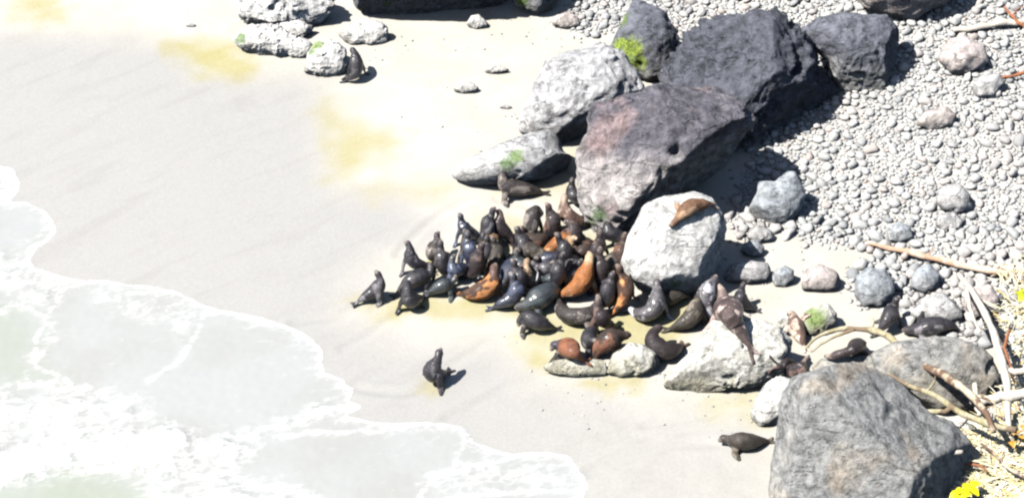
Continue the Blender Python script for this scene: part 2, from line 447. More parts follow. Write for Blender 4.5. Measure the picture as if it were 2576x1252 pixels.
# ------------------------------------------------------------------ boulders
def rock_mat(name, top, low, split=0.0, blur=1.0, pit=0.5, tint=None, scale=1.0, bumpd=0.15):
    m = NT(name)
    o3 = m.coord()
    z = m.n('ShaderNodeSeparateXYZ'); m.l(o3, z.inputs[0])
    big = m.noise(o3, 0.55 * scale, 5, 0.6, 0.4)
    med = m.noise(o3, 2.4 * scale, 7, 0.68, 0.3)
    fin = m.noise(o3, 11 * scale, 5, 0.7)
    f = m.math('ADD', z.outputs['Z'], m.math('MULTIPLY', m.math('SUBTRACT', big, 0.5), 3.2 * blur + 0.6))
    f = m.ramp(f, split - blur, split + blur)
    c = m.mix(f, low, top)
    if tint:
        c = m.mix(m.ramp(m.noise(o3, 0.4 * scale, 3, 0.5, 0.2), 0.5, 0.68), c, tint)
    g = m.n('ShaderNodeCombineColor')
    gv = m.math('MULTIPLY', m.ramp(med, 0.3, 0.7, 0.55, 1.4), m.ramp(fin, 0.3, 0.7, 0.82, 1.12))
    for k in range(3): m.l(gv, g.inputs[k])
    c = m.mult(c, g.outputs[0])
    pits = m.ramp(m.noise(o3, 4.2 * scale, 3, 0.5, 0.6), 0.28, 0.36, 1 - 0.45 * pit, 1.0)
    g2 = m.n('ShaderNodeCombineColor')
    for k in range(3): m.l(pits, g2.inputs[k])
    c = m.mult(c, g2.outputs[0])
    mp_ = m.n('ShaderNodeMapping'); mp_.inputs['Rotation'].default_value = (0.5, 0.35, 0.8 + split); mp_.inputs['Scale'].default_value = (0.45, 1.0, 1.5)
    m.l(o3, mp_.inputs['Vector'])
    fr_ = m.noise(mp_.outputs['Vector'], 0.9 * scale, 5, 0.6, 0.3)
    crack = m.ramp(m.math('ABSOLUTE', m.math('SUBTRACT', fr_, 0.5)), 0.0, 0.022, 0.0, 1.0)
    crack = m.math('MAXIMUM', crack, m.ramp(m.noise(o3, 0.8 * scale, 3, 0.5), 0.44, 0.56, 0.15, 1.0))
    g3 = m.n('ShaderNodeCombineColor')
    cv = m.ramp(crack, 0, 1, 0.72, 1.0)
    for k in range(3): m.l(cv, g3.inputs[k])
    c = m.mult(c, g3.outputs[0])
    moss = m.attr('moss')
    mf = m.ramp(m.math('ADD', moss, m.math('MULTIPLY', m.math('SUBTRACT', m.noise(o3, 3.0, 5, 0.7), 0.5), 1.5)), 0.28, 0.9, 0.0, 0.85)
    mosscol = m.n('ShaderNodeAttribute'); mosscol.attribute_name = 'moss_bright'
    mc = m.mix(mosscol.outputs['Fac'], (0.13, 0.21, 0.11), (0.40, 0.50, 0.03))
    mc2 = m.mix(m.ramp(fin, 0.35, 0.65), (0.07, 0.14, 0.03), mc)
    m.col(m.mix(mf, c, mc2))
    m.rough(0.9); m.spec(0.25)
    h = m.math('ADD', m.math('MULTIPLY', med, 1.0), m.math('MULTIPLY', fin, 0.25))
    h = m.math('ADD', m.math('ADD', h, m.math('MULTIPLY', pits, 0.25)), m.math('MULTIPLY', crack, 0.45))
    m.bump(h, 1.0, bumpd / scale)
    return m.m

ROCKS = {}
TREES = []
def rock(name, label, outline, mat, depth=0.8, back=None, seed=1, amp=0.06, crag=0.05, sub=5, bury=0.10, cat='rock', group=None, moss=(), power=1.0, facets=0, rimshift=0.0, contact=None, cuts=()):
    outline = np.array(outline, float)
    low = outline[np.argmax(outline[:, 1])] if contact is None else contact
    G = at(low[0], min(low[1], 1500))
    G = G + FWD * rimshift
    G[2] -= bury
    P = []
    for u, v in outline:
        d = ray(u, v)
        P.append(CAM + d * (np.dot(G - CAM, FWD) / np.dot(d, FWD)))
    P = np.array(P)
    Q = np.stack([(P - G) @ RGT, (P - G) @ UPV], 1)
    # area centroid
    x, y = Q[:, 0], Q[:, 1]; x2, y2 = np.roll(x, -1), np.roll(y, -1)
    cr = x * y2 - x2 * y; A = cr.sum() / 2
    c = np.array([((x + x2) * cr).sum(), ((y + y2) * cr).sum()]) / (6 * A)
    R = math.sqrt(abs(A) / math.pi)
    # radius by direction
    NA = 180
    th = np.linspace(-math.pi, math.pi, NA, endpoint=False)
    rad = np.zeros(NA)
    for k, t in enumerate(th):
        dx, dy = math.cos(t), math.sin(t); best = 0.1 * R
        for i in range(len(Q)):
            a = Q[i] - c; b = Q[(i + 1) % len(Q)] - c
            e = b - a; den = dx * e[1] - dy * e[0]
            if abs(den) < 1e-9: continue
            s = (a[0] * e[1] - a[1] * e[0]) / den; q = (a[0] * dy - a[1] * dx) / den
            if s > 0 and -1e-6 <= q <= 1 + 1e-6: best = max(best, s)
        rad[k] = best
    for _ in range(2):
        rad = 0.25 * np.roll(rad, 1) + 0.5 * rad + 0.25 * np.roll(rad, -1)
    V, F = ico(sub)
    ang = np.arctan2(V[:, 1], V[:, 0])
    rr = np.interp(ang, np.append(th, math.pi), np.append(rad, rad[0]))
    rho = np.hypot(V[:, 0], V[:, 1]) ** power
    df = depth * R; db = (back if back is not None else max(depth, 0.7)) * R
    w = np.where(V[:, 2] > 0, df, db) * np.sign(V[:, 2]) * np.abs(V[:, 2]) ** power
    C = G + RGT * c[0] + UPV * c[1]
    L = np.stack([np.cos(ang) * rho * rr, np.sin(ang) * rho * rr, w], 1)
    rg = random.Random(seed)
    for i in range(facets):
        n = np.array([rg.gauss(0, 1), rg.gauss(0, 1), rg.gauss(0.3, 1)]); n /= np.linalg.norm(n)
        pr = L @ n
        dmax = pr.max() * rg.uniform(0.72, 0.92)
        over = np.clip(pr - dmax, 0, None)
        L = L - np.outer(over * 0.85, n)
    for (a, b, c_, fr) in cuts:
        n = np.array([a, b, c_], float); n /= np.linalg.norm(n)
        pr = L @ n
        L = L - np.outer(np.clip(pr - pr.max() * fr, 0, None) * 0.92, n)
    nd = V / np.linalg.norm(V, axis=1)[:, None]
    S = L / R
    warp = 0.35 * np.stack([perlin(S * 2.1 + 5 + j, seed + 20 + j) for j in range(3)], 1)
    rid = fbm((S + warp) * np.array([3.6, 2.6, 3.2]) + seed, 5, seed + 50, 0.58, ridge=True)
    zone = 0.35 + 1.3 * sstep(-0.25, 0.45, perlin(S * 1.6 + seed * 1.1, seed + 8))      # some faces craggy, some smooth
    disp = amp * fbm(S * 1.3 + seed * 3.7, 3, seed) * 1.6 + crag * zone * (rid + 0.4 * fbm(S * 10.0, 3, seed + 90, 0.6)) \
         - crag * 1.6 * sstep(0.30, 0.50, perlin(S * 3.4 + seed * 2.2, seed + 61)) * zone
    L = L + nd * (disp * R)[:, None]
    Wp = C + np.outer(L[:, 0], RGT) + np.outer(L[:, 1], UPV) + np.outer(L[:, 2], -FWD)
    base = np.array([C[0], C[1], gz1(C[0], C[1])])
    o = mesh_obj(name, Wp, F, mat, loc=base)
    mo = np.zeros(len(Wp)); mb = np.zeros(len(Wp))
    o['seen'] = 0
    bv = BVHTree.FromPolygons([Vector(p) for p in Wp], F.tolist())
    for (u, v, rm, br) in moss:
        d = Vector(ray(u, v)).normalized()
        hit = bv.ray_cast(Vector(CAM), d)
        if hit[0] is None: continue
        dd = np.linalg.norm(Wp - np.array(hit[0]), axis=1)
        q = np.exp(-(dd / rm) ** 2)
        mb = np.where(q > mo, br, mb); mo = np.maximum(mo, q)
    set_attr(o, 'moss', mo); set_attr(o, 'moss_bright', mb)
    del o['seen']
    tag(o, label, cat, group)
    TREES.append(bv)
    ROCKS.setdefault(name, []).append(o)
    return o

DARK = rock_mat('dark_basalt', (0.108, 0.114, 0.140), (0.29, 0.285, 0.295), 0.9, 1.1, 0.9, bumpd=0.30)
VIOLET = rock_mat('violet_grey_rock', (0.145, 0.14, 0.165), (0.48, 0.45, 0.44), 3.1, 0.9, 0.8, tint=(0.30, 0.225, 0.225), bumpd=0.30)
PALE = rock_mat('pale_grey_rock', (0.42, 0.42, 0.43), (0.46, 0.45, 0.44), 1.0, 1.2, 0.5)
SALT = rock_mat('salt_white_rock', (0.55, 0.545, 0.53), (0.40, 0.39, 0.35), 0.6, 0.7, 0.7)
WHITE = rock_mat('bleached_rock', (0.66, 0.65, 0.63), (0.46, 0.45, 0.41), 0.3, 0.5, 0.9, scale=1.5)
SLATE = rock_mat('slate_grey_rock', (0.15, 0.157, 0.187), (0.33, 0.33, 0.315), 0.9, 0.8, 0.6, bumpd=0.24)
LICHEN = rock_mat('lichen_grey_rock', (0.262, 0.264, 0.262), (0.34, 0.315, 0.265), 1.5, 2.0, 0.6, tint=(0.33, 0.29, 0.24), scale=1.3)
PINK = rock_mat('pinkish_rock', (0.50, 0.44, 0.42), (0.48, 0.44, 0.41), 0.5, 0.6, 0.4)
BLUEGREY = rock_mat('blue_grey_rock', (0.31, 0.335, 0.36), (0.38, 0.38, 0.38), 0.3, 0.5, 0.5, scale=1.6)
SPECK = rock_mat('speckled_shore_rock', (0.52, 0.51, 0.47), (0.40, 0.38, 0.29), 0.5, 0.6, 1.0, scale=1.4)

G1 = 'boulders on the beach'
rock('boulder', 'huge dark grey cratered boulder at top with black shaded right side',
     [(1675, 215), (1700, 160), (1760, 85), (1830, 47), (1890, 33), (1945, 37), (1962, 66), (2012, 98), (2055, 132), (2092, 182), (2110, 222), (2106, 256), (2062, 290), (2010, 345), (1950, 400), (1880, 440), (1800, 430), (1720, 350)],
     DARK, 0.85, 0.9, 3, 0.07, 0.12, 6, 0.2, 'boulder', G1, facets=3, contact=(2020, 318), cuts=[(.55, -.62, .56, .50), (-.5, .35, .8, .62), (.75, .3, .55, .72)])
rock('boulder', 'wide violet grey boulder with white lower half behind the sea lion group',
     [(1498, 275), (1560, 245), (1640, 228), (1720, 226), (1790, 208), (1835, 216), (1866, 262), (1888, 300), (1885, 340), (1855, 372), (1838, 415), (1825, 445), (1780, 470), (1700, 500), (1620, 540), (1590, 585), (1530, 582), (1490, 562), (1472, 510), (1463, 450), (1453, 390), (1478, 345), (1490, 310)],
     VIOLET, 0.6, 0.9, 8, 0.05, 0.085, 6, 0.12, 'boulder', G1, moss=[(1505, 545, 0.45, 0.05), (1490, 555, 0.35, 0.1)], power=0.9, cuts=[(.62, -.70, .36, .55), (-.3, .1, .95, .8), (.2, .85, .5, .7)])
ped = rock('boulder', 'rounded pale grey boulder with a brown sea lion asleep on top',
     [(1600, 560), (1622, 516), (1680, 491), (1740, 483), (1790, 500), (1816, 540), (1824, 590), (1822, 650), (1802, 695), (1750, 728), (1700, 752), (1640, 735), (1585, 705), (1565, 655), (1580, 600)],
     SALT, 0.72, 0.8, 12, 0.04, 0.035, 6, 0.1, 'boulder', G1, moss=[(1700, 715, 0.3, 0.05)], power=0.85, cuts=[(.85, -.35, .4, .78), (.1, -.8, .6, .85)])
rock('boulder', 'light grey weathered boulder left of the violet one below the moss',
     [(1308, 290), (1340, 220), (1378, 160), (1420, 124), (1500, 108), (1565, 135), (1612, 185), (1625, 240), (1560, 290), (1490, 340), (1440, 366), (1400, 362), (1340, 345), (1310, 332)],
     PALE, 0.62, 0.8, 15, 0.05, 0.06, 6, 0.1, 'boulder', G1, facets=3, cuts=[(.45, -.8, .4, .72)])
rock('boulder', 'low ramp shaped boulder with faint green algae beside lone sea lion',
     [(1128, 440), (1170, 402), (1250, 366), (1330, 336), (1382, 324), (1405, 350), (1418, 382), (1450, 402), (1452, 436), (1400, 448), (1320, 458), (1240, 466), (1170, 464)],
     PALE, 0.8, 0.8, 17, 0.04, 0.03, 5, 0.08, 'boulder', G1, moss=[(1300, 392, 0.45, 0.25), (1275, 410, 0.4, 0.1)], cuts=[(.6, -.65, .45, .6)])
rock('boulder', 'upright grey boulder with a bright yellow green moss patch',
     [(1530, 150), (1545, 90), (1570, 50), (1590, 5), (1625, -15), (1670, 10), (1690, 55), (1702, 100), (1692, 150), (1672, 196), (1632, 206), (1590, 186), (1555, 170)],
     SLATE, 0.75, 0.8, 21, 0.06, 0.06, 5, 0.1, 'boulder', G1, moss=[(1588, 128, 0.75, 1.0), (1605, 158, 0.55, 1.0), (1560, 114, 0.5, 1.0), (1570, 50, 0.45, 0.35)], facets=4)
rock('boulder', 'smooth blue grey rounded boulder at upper right on cobbles',
     [(2012, 80), (2060, 46), (2130, 34), (2222, 40), (2257, 72), (2272, 122), (2272, 182), (2242, 212), (2182, 236), (2130, 238), (2102, 205), (2078, 150), (2032, 105)],
     SLATE, 0.7, 0.8, 24, 0.05, 0.07, 6, 0.1, 'boulder', G1, facets=2, cuts=[(.9, -.2, .4, .7), (0, -.6, .8, .8)])
rock('boulder', 'pale angular rock standing in the deep black boulder shadow',
     [(1882, 525), (1905, 482), (1910, 456), (1950, 456), (1980, 432), (1998, 430), (2012, 452), (2027, 492), (2012, 532), (1982, 562), (1930, 562), (1890, 548)],
     BLUEGREY, 0.55, 0.7, 27, 0.04, 0.03, 5, 0.08, 'rock', None, facets=2)
rock('boulder', 'big black shaded overhanging boulder cut off at the top edge',
     [(888, -5), (900, 22), (945, 42), (1090, 50), (1190, 44), (1245, 22), (1285, -10), (1290, -90), (1200, -190), (1000, -190), (880, -90)],
     DARK, 1.0, 0.8, 31, 0.04, 0.06, 6, 0.1, 'boulder', G1, cuts=[(.1, -.88, .46, .5)], moss=[(975, 10, .3, .0)])
rock('boulder', 'mossy boulder at the top edge right of the black overhang',
     [(1285, -5), (1300, 18), (1350, 36), (1388, 20), (1415, -15), (1420, -90), (1340, -130), (1280, -80)], SLATE, 0.9, 0.8, 33, 0.05, 0.05, 5, 0.1, 'boulder', G1,
     moss=[(1310, 0, 0.5, 0.5)])
# bleached reef rocks, upper left
rock('reef_rock', 'long bleached white reef rock along the top edge at left',
     [(570, 8), (590, 42), (625, 62), (700, 72), (760, 70), (800, 52), (850, 36), (856, 14), (800, -40), (690, -70), (590, -45)], WHITE, 0.5, 0.7, 41, 0.08, 0.10, 6, 0.1, facets=5)
rock('reef_rock', 'white pitted reef rock with a green algae corner on left end',
     [(584, 96), (600, 78), (640, 62), (700, 70), (740, 92), (775, 118), (768, 138), (700, 140), (640, 128), (600, 118)], WHITE, 0.5, 0.7, 43, 0.08, 0.10, 6, 0.1, facets=4,
     moss=[(605, 98, 0.35, 0.15)])
rock('reef_rock', 'pale lilac reef rock with green algae cap beside black sea lion',
     [(764, 178), (775, 135), (790, 106), (830, 92), (856, 104), (868, 130), (872, 172), (850, 188), (800, 190)], WHITE, 0.6, 0.7, 45, 0.06, 0.08, 6, 0.08, facets=3,
     moss=[(795, 115, 0.42, 0.45), (785, 130, 0.25, 0.1)])
rock('reef_rock', 'flat snow white reef rock right of the algae capped one',
     [(850, 88), (885, 58), (925, 48), (962, 62), (986, 92), (975, 108), (930, 112), (880, 112)], WHITE, 0.4, 0.6, 47, 0.06, 0.09, 5, 0.08, facets=4)
rock('reef_rock', 'small bleached knob between the white reef rocks at left', [(690, 80), (705, 58), (745, 52), (785, 66), (790, 88), (750, 100), (710, 98)], WHITE, 0.5, 0.7, 48, 0.08, 0.11, 5, 0.08, facets=4)
rock('reef_rock', 'pitted grey reef rock joining the algae capped one on its left', [(715, 132), (730, 106), (760, 96), (790, 110), (792, 138), (760, 146), (730, 144)], WHITE, 0.5, 0.7, 49, 0.08, 0.11, 5, 0.08, facets=4)
# front rocks with sea lions
rock('shore_rock', 'broad pale angular rock under the large pinkish sea lion',
     [(1665, 975), (1700, 920), (1752, 868), (1790, 812), (1840, 806), (1900, 795), (1962, 826), (2004, 868), (2014, 930), (1950, 958), (1885, 972), (1760, 985)],
     SPECK, 0.45, 0.7, 51, 0.05, 0.06, 6, 0.08, facets=6)
rock('shore_rock', 'low speckled rock under the drooping brown sea lion',
     [(1528, 935), (1545, 890), (1585, 862), (1620, 868), (1650, 890), (1668, 918), (1620, 946), (1560, 948)], SPECK, 0.5, 0.7, 53, 0.06, 0.06, 5, 0.06, facets=4)
rock('shore_rock', 'flat wet ledge rock under the orange backed sea lion',
     [(1365, 925), (1395, 905), (1450, 900), (1510, 905), (1545, 925), (1520, 944), (1450, 948), (1390, 942)], SPECK, 0.4, 0.6, 55, 0.06, 0.06, 5, 0.06, facets=3)
rock('shore_rock', 'small round rock coated in green algae right of the tan sea lion',
     [(2012, 820), (2024, 785), (2050, 765), (2085, 764), (2106, 788), (2100, 818), (2070, 838), (2035, 842)], SPECK, 0.7, 0.8, 57, 0.05, 0.04, 5, 0.1,
     moss=[(2050, 800, 0.55, 0.4), (2040, 785, 0.4, 0.4)])
rock('shore_rock', 'cream barnacled rock leaning on the left flank of the biggest boulder',
     [(1888, 1046), (1905, 1000), (1928, 965), (1965, 945), (2005, 955), (1995, 1010), (1965, 1062), (1910, 1072)], WHITE, 0.6, 0.8, 59, 0.06, 0.08, 5, 0.08, facets=3)
rock('boulder', 'largest lichen speckled grey boulder filling the bottom right',
     [(1938, 1320), (1944, 1180), (1950, 1090), (1972, 1015), (2010, 955), (2080, 925), (2160, 918), (2225, 934), (2300, 985), (2365, 1040), (2440, 1072), (2492, 1130), (2480, 1260), (2420, 1420), (2200, 1480), (1990, 1440), (1940, 1400)],
     LICHEN, 0.5, 0.8, 61, 0.04, 0.035, 6, 0.15, 'boulder', G1, power=0.75, cuts=[(-.12, -.12, 1, .45), (.5, .55, .62, .5), (.75, -.25, .6, .45), (-.9, .1, .4, .85)])
rock('boulder', 'flat topped grey boulder under the curved driftwood at right',
     [(2195, 890), (2250, 864), (2350, 846), (2440, 860), (2492, 900), (2514, 962), (2460, 1030), (2360, 1030), (2255, 985), (2205, 940)], LICHEN, 0.5, 0.8, 63, 0.05, 0.045, 5, 0.1, 'boulder', G1, power=0.85)
rock('boulder', 'grey green slab between the driftwood arch and the largest boulder',
     [(2030, 935), (2060, 905), (2130, 890), (2200, 892), (2290, 930), (2330, 985), (2280, 1020), (2180, 990), (2080, 965)], LICHEN, 0.5, 0.8, 65, 0.05, 0.05, 5, 0.1, 'boulder', G1, facets=3)
rock('boulder', 'pinkish boulder with black shaded side at the top right edge',
     [(2150, -10), (2180, 20), (2235, 40), (2300, 52), (2345, 25), (2402, -8), (2420, -90), (2300, -150), (2180, -110)], PINK, 0.9, 0.8, 67, 0.04, 0.04, 5, 0.1, 'boulder', G1, facets=3)
for i, (lab, ol, mt) in enumerate([
        ('long pale stone with a dark right end below the black shadow', [(1818, 695), (1835, 665), (1880, 655), (1930, 660), (1944, 682), (1930, 706), (1880, 714), (1830, 708)], PALE),
        ('small split grey stone between two pale stones on sand', [(1938, 700), (1950, 678), (1975, 668), (1997, 680), (1998, 705), (1975, 722), (1950, 720)], BLUEGREY),
        ('broad mottled pinkish stone on sand left of blue grey stone', [(2006, 712), (2030, 676), (2065, 664), (2100, 678), (2124, 708), (2110, 728), (2060, 734), (2020, 728)], PINK),
        ('large wedge shaped blue grey stone with dark underside by the driftwood log', [(2150, 745), (2155, 700), (2185, 662), (2225, 672), (2250, 712), (2252, 742), (2215, 772), (2170, 770)], BLUEGREY),
        ('grey stone touching the black shadow of the sleeping sea lion boulder', [(1862, 632), (1872, 610), (1900, 600), (1922, 620), (1924, 640), (1895, 648)], BLUEGREY),
        ('round grey stone on the sand at the foot of the cobbles', [(1878, 600), (1885, 572), (1915, 562), (1942, 582), (1948, 604), (1912, 612)], PALE),
        ('slate grey stone just above the driftwood log', [(2228, 602), (2234, 572), (2262, 556), (2290, 572), (2298, 600), (2262, 612)], BLUEGREY),
        ('large pale lozenge stone among cobbles above the driftwood log', [(2352, 505), (2368, 470), (2410, 455), (2440, 490), (2448, 525), (2410, 540), (2372, 528)], PALE),
        ('grey flat stone below the lozenge stone in the cobbles', [(2350, 565), (2362, 538), (2400, 532), (2426, 556), (2412, 578), (2372, 582)], PALE),
        ('rose tinted flat stone in the middle of the cobble bank', [(2300, 312), (2330, 278), (2380, 266), (2408, 290), (2395, 318), (2340, 328)], PINK),
        ('long flat rose stone below the white driftwood log', [(2360, 150), (2380, 105), (2430, 88), (2475, 120), (2490, 165), (2440, 190), (2390, 180)], PINK),
        ('pale kite shaped stone right of the long rose stone', [(2440, 215), (2470, 190), (2515, 185), (2530, 215), (2500, 245), (2455, 245)], PALE),
        ('brown pink stone near the top edge at the left end of the cobbles', [(1388, 62), (1400, 38), (1432, 28), (1456, 45), (1458, 66), (1420, 74)], PINK),
        ('white stone alone on sand below the black overhanging boulder', [(1172, 62), (1185, 40), (1205, 36), (1225, 55), (1226, 68), (1195, 74)], WHITE),
        ('flat lilac stone in the middle of the pale sand', [(1138, 226), (1150, 210), (1185, 206), (1204, 220), (1200, 232), (1165, 236)], WHITE),
        ('thin flat stone showing through the sand above the lilac stone', [(1216, 180), (1230, 166), (1262, 164), (1284, 176), (1265, 184), (1235, 186)], WHITE),
        ('tiny dark stone between the ramp boulder and the black overhang', [(1254, 270), (1268, 262), (1288, 268), (1280, 275)], PALE),
        ('dark wedge stone on sand far left of the reef rocks', [(464, 66), (475, 58), (494, 62), (488, 69)], PALE),
        ('white broken stone on the big lichen boulder side near the bottom', [(2275, 1140), (2282, 1112), (2300, 1104), (2316, 1120), (2312, 1146), (2290, 1150)], WHITE),
        ('purple grey stone wedged above the slab beside the white chip', [(2160, 905), (2172, 892), (2192, 894), (2200, 912), (2180, 920)], SLATE),
        ('pale round stone left of the pinkish sea lion tan neighbour', [(1955, 800), (1970, 782), (1990, 790), (1992, 820), (1968, 828)], WHITE),
        ('mauve rounded stone at right beside the bleached stalk', [(2420, 760), (2440, 720), (2490, 715), (2515, 750), (2500, 800), (2450, 800)], PINK),
        ('big pale stone at the right edge under the driftwood log', [(2290, 790), (2310, 752), (2370, 735), (2420, 765), (2425, 805), (2370, 818), (2320, 812)], PALE),
        ('rounded grey cobblestone under the middle of the driftwood log', [(2290, 722), (2300, 672), (2335, 660), (2365, 690), (2360, 725), (2325, 740)], BLUEGREY)]):
    rock('stone', lab, ol, mt, 0.65, 0.7, 200 + i * 7, 0.06, 0.04, 4, 0.06, 'stone', facets=2)

# ------------------------------------------------------------------ cobble bank
def cob_mat(name):
    m = NT(name)
    o3 = m.coord()
    tone = m.attr('tone')
    oi = m.n('ShaderNodeObjectInfo')
    rnd = m.math('FRACT', m.math('ADD', m.math('MULTIPLY', oi.outputs['Random'], 1.0), tone))
    c = m.n('ShaderNodeValToRGB')
    e = c.color_ramp.elements
    e[0].position = 0; e[0].color = (0.24, 0.25, 0.26, 1)
    e[1].position = 1; e[1].color = (0.50, 0.505, 0.49, 1)
    for p, q in ((0.12, (0.36, 0.365, 0.365)), (0.4, (0.435, 0.44, 0.43)), (0.62, (0.46, 0.46, 0.45)), (0.74, (0.44, 0.38, 0.35)), (0.82, (0.37, 0.38, 0.385))):
        x = e.new(p); x.color = (*q, 1)
    m.l(rnd, c.inputs[0])
    geo = m.n('ShaderNodeNewGeometry')
    zone = m.ramp(m.noise(geo.outputs['Position'], 0.16, 3, 0.5), 0.50, 0.66, 0.0, 0.5)
    cc = m.mix(zone, c.outputs[0], (0.47, 0.425, 0.40))
    g = m.n('ShaderNodeCombineColor')
    n = m.noise(o3, 7, 5, 0.7)
    gv = m.ramp(n, 0.3, 0.7, 0.8, 1.12)
    for k in range(3): m.l(gv, g.inputs[k])
    m.col(m.mult(cc, g.outputs[0]))
    m.rough(0.85); m.spec(0.3)
    m.bump(n, 0.5, 0.04)
    return m.m
COB = cob_mat('cobble_stone')
bank = bpy.data.objects.new('cobble_bank', None); COL.objects.link(bank)
bank.location = (0, 0, 0)
tag(bank, kind='structure')

def stone_shape(rg, sub, lum=0.16):
    V, F = ico(sub)
    s = np.array([rg.uniform(0.9, 1.75), rg.uniform(0.75, 1.2), rg.uniform(0.5, 0.95)])
    L = V * (1 + lum * 1.8 * perlin(V * 1.1 + rg.uniform(0, 90), rg.randrange(999)))[:, None]
    for _ in range(7):
        n = np.array([rg.gauss(0, 1) for _ in range(3)]); n /= np.linalg.norm(n)
        pr = L @ n; L = L - np.outer(np.clip(pr - rg.uniform(.5, .85), 0, None) * .9, n)
    return L * s, F
rg = random.Random(11)
# random spots inside the bank (thinning towards its foot), biggest first
N = 80000
minx, miny = cob_poly.min(0); maxx, maxy = cob_poly.max(0)
minx = max(minx, -2); maxx = min(maxx, 27.5); maxy = min(maxy, 25); miny = max(miny, -9)
CX = RNG.uniform(minx, maxx, N); CY = RNG.uniform(miny, maxy, N)
sd = sdist_poly(CX, CY, cob_poly)
clump = perlin(np.stack([CX * .35, CY * .35, CX * 0], 1), 3)
ok = (sd > 0) | ((sd > -0.9) & (RNG.uniform(0, 1, N) < 0.10 * np.exp(sd * 2)))
lowmask = sstep(4, -6, CY)           # coarser stones towards the near foot of the bank
r = 0.042 + 0.06 * RNG.uniform(0, 1, N) ** 1.5 + 0.20 * RNG.uniform(0, 1, N) ** 14 + lowmask * 0.14 * RNG.uniform(0, 1, N) ** 1.6 + 0.05 * np.clip(clump, 0, 1)
CX, CY, r, sd = CX[ok], CY[ok], r[ok], sd[ok]
# keep clear of big rocks
order = np.argsort(-r)
cell = {}
pick = []
for i in order:
    x, y, ri = CX[i], CY[i], r[i]
    kx, ky = int(math.floor(x / 0.5)), int(math.floor(y / 0.5))
    bad = False
    for a in (-1, 0, 1):
        for b in (-1, 0, 1):
            for j in cell.get((kx + a, ky + b), ()):
                if (CX[j] - x) ** 2 + (CY[j] - y) ** 2 < (0.74 * (r[j] + ri)) ** 2: bad = True; break
            if bad: break
        if bad: break
    if bad: continue
    cell.setdefault((kx, ky), []).append(i); pick.append(i)
pick = np.array(pick)
pz = ground(CX[pick], CY[pick])
protos = []
for k in range(8):
    L, F = stone_shape(rg, 2, 0.2)
    me = bpy.data.meshes.new('cobble'); me.from_pydata(L.tolist(), [], F.tolist()); me.update()
    me.polygons.foreach_set('use_smooth', [True] * len(me.polygons)); me.materials.append(COB)
    protos.append(me)
def in_view(x, y):
    q = np.array([x, y, 0.8]) - CAM
    f = q @ FWD
    return abs(q @ RGT) / f < CAM_TAN * 1.0 and abs(q @ UPV) / f < CAM_TAN * FH / FW
nbig = 0
rest = []
for n_, i in enumerate(pick):
    if nbig < 300 and in_view(CX[i], CY[i]):
        o = bpy.data.objects.new('cobble', protos[nbig % 8]); COL.objects.link(o)
        o.location = (CX[i], CY[i], pz[n_] + r[i] * 0.30); o.scale = (r[i] * 1.08,) * 3
        o.rotation_euler = (rg.uniform(-.4, .4), rg.uniform(-.4, .4), rg.uniform(0, 6.28)); o.parent = bank
        nbig += 1
    else:
        rest.append((CX[i], CY[i], pz[n_], r[i]))
shapes = [stone_shape(rg, 1, 0.25) for _ in range(14)]
VV, FF, TT = [], [], []
off = 0
for (x, y, z, ri) in rest:
    L, F = shapes[rg.randrange(14)]
    a = rg.uniform(0, 6.28); ca, sa = math.cos(a), math.sin(a); b = rg.uniform(-.5, .5); cb, sb = math.cos(b), math.sin(b)
    M = np.array([[ca, -sa, 0], [sa, ca, 0], [0, 0, 1]]) @ np.array([[cb, 0, sb], [0, 1, 0], [-sb, 0, cb]])
    VV.append(L @ M.T * ri * 1.1 + np.array([x, y, z + ri * rg.uniform(.15, .45)])); FF.append(F + off); off += len(L)
    TT.append(np.full(len(L), rg.random()))
cs = mesh_obj('small_cobbles', np.concatenate(VV), np.concatenate(FF), COB, bank)
set_attr(cs, 'tone', np.concatenate(TT)); tag(cs, kind='stuff')
print('cobbles', nbig, len(rest))

# stray pebbles on the sand near the rocks
VV, FF, TT = [], [], []
off = 0
rg = random.Random(77)
for _ in range(420):
    cu, cv, sp = rg.choice([(1150, 150, 150), (1250, 330, 90), (1950, 640, 110), (2050, 640, 90), (1700, 900, 120), (1450, 960, 120), (1850, 1010, 80), (900, 130, 90), (1330, 60, 70), (1880, 760, 90)])
    u, v = rg.gauss(cu, sp), rg.gauss(cv, sp * .5)
    p = at(u, v)
    ri = 0.02 + 0.05 * rg.random() ** 3
    L, F = shapes[rg.randrange(14)]
    VV.append(L * ri + p + np.array([0, 0, ri * .3])); FF.append(F + off); off += len(L); TT.append(np.full(len(L), rg.random() * .4))
sp_ = mesh_obj('stray_pebbles', np.concatenate(VV), np.concatenate(FF), COB); set_attr(sp_, 'tone', np.concatenate(TT))
tag(sp_, 'tiny stray pebbles scattered over the sand near the rocks', 'pebbles', kind='stuff')

# ------------------------------------------------------------------ sea lions
def surf_z(x, y):
    z = gz1(x, y)
    for t in TREES:
        h = t.ray_cast(Vector((x, y, 30)), Vector((0, 0, -1)))
        if h[0] is not None and h[0].z > z: z = h[0].z
    return z

def over_rock(u, v, h):
    d = ray(u, v); d = d / np.linalg.norm(d)
    hit = None; best = 1e9
    for t in TREES:
        q = t.ray_cast(Vector(CAM), Vector(d))
        if q[0] is not None and q[3] < best: best = q[3]; hit = q
    g = at(u, v); tg = np.linalg.norm(g - CAM)
    t0 = min(best, tg)
    t = t0 - 6.0
    while t < t0 + 0.2:
        p = CAM + d * t
        if p[2] - surf_z(p[0], p[1]) <= h: return p
        t += 0.06
    return CAM + d * t0

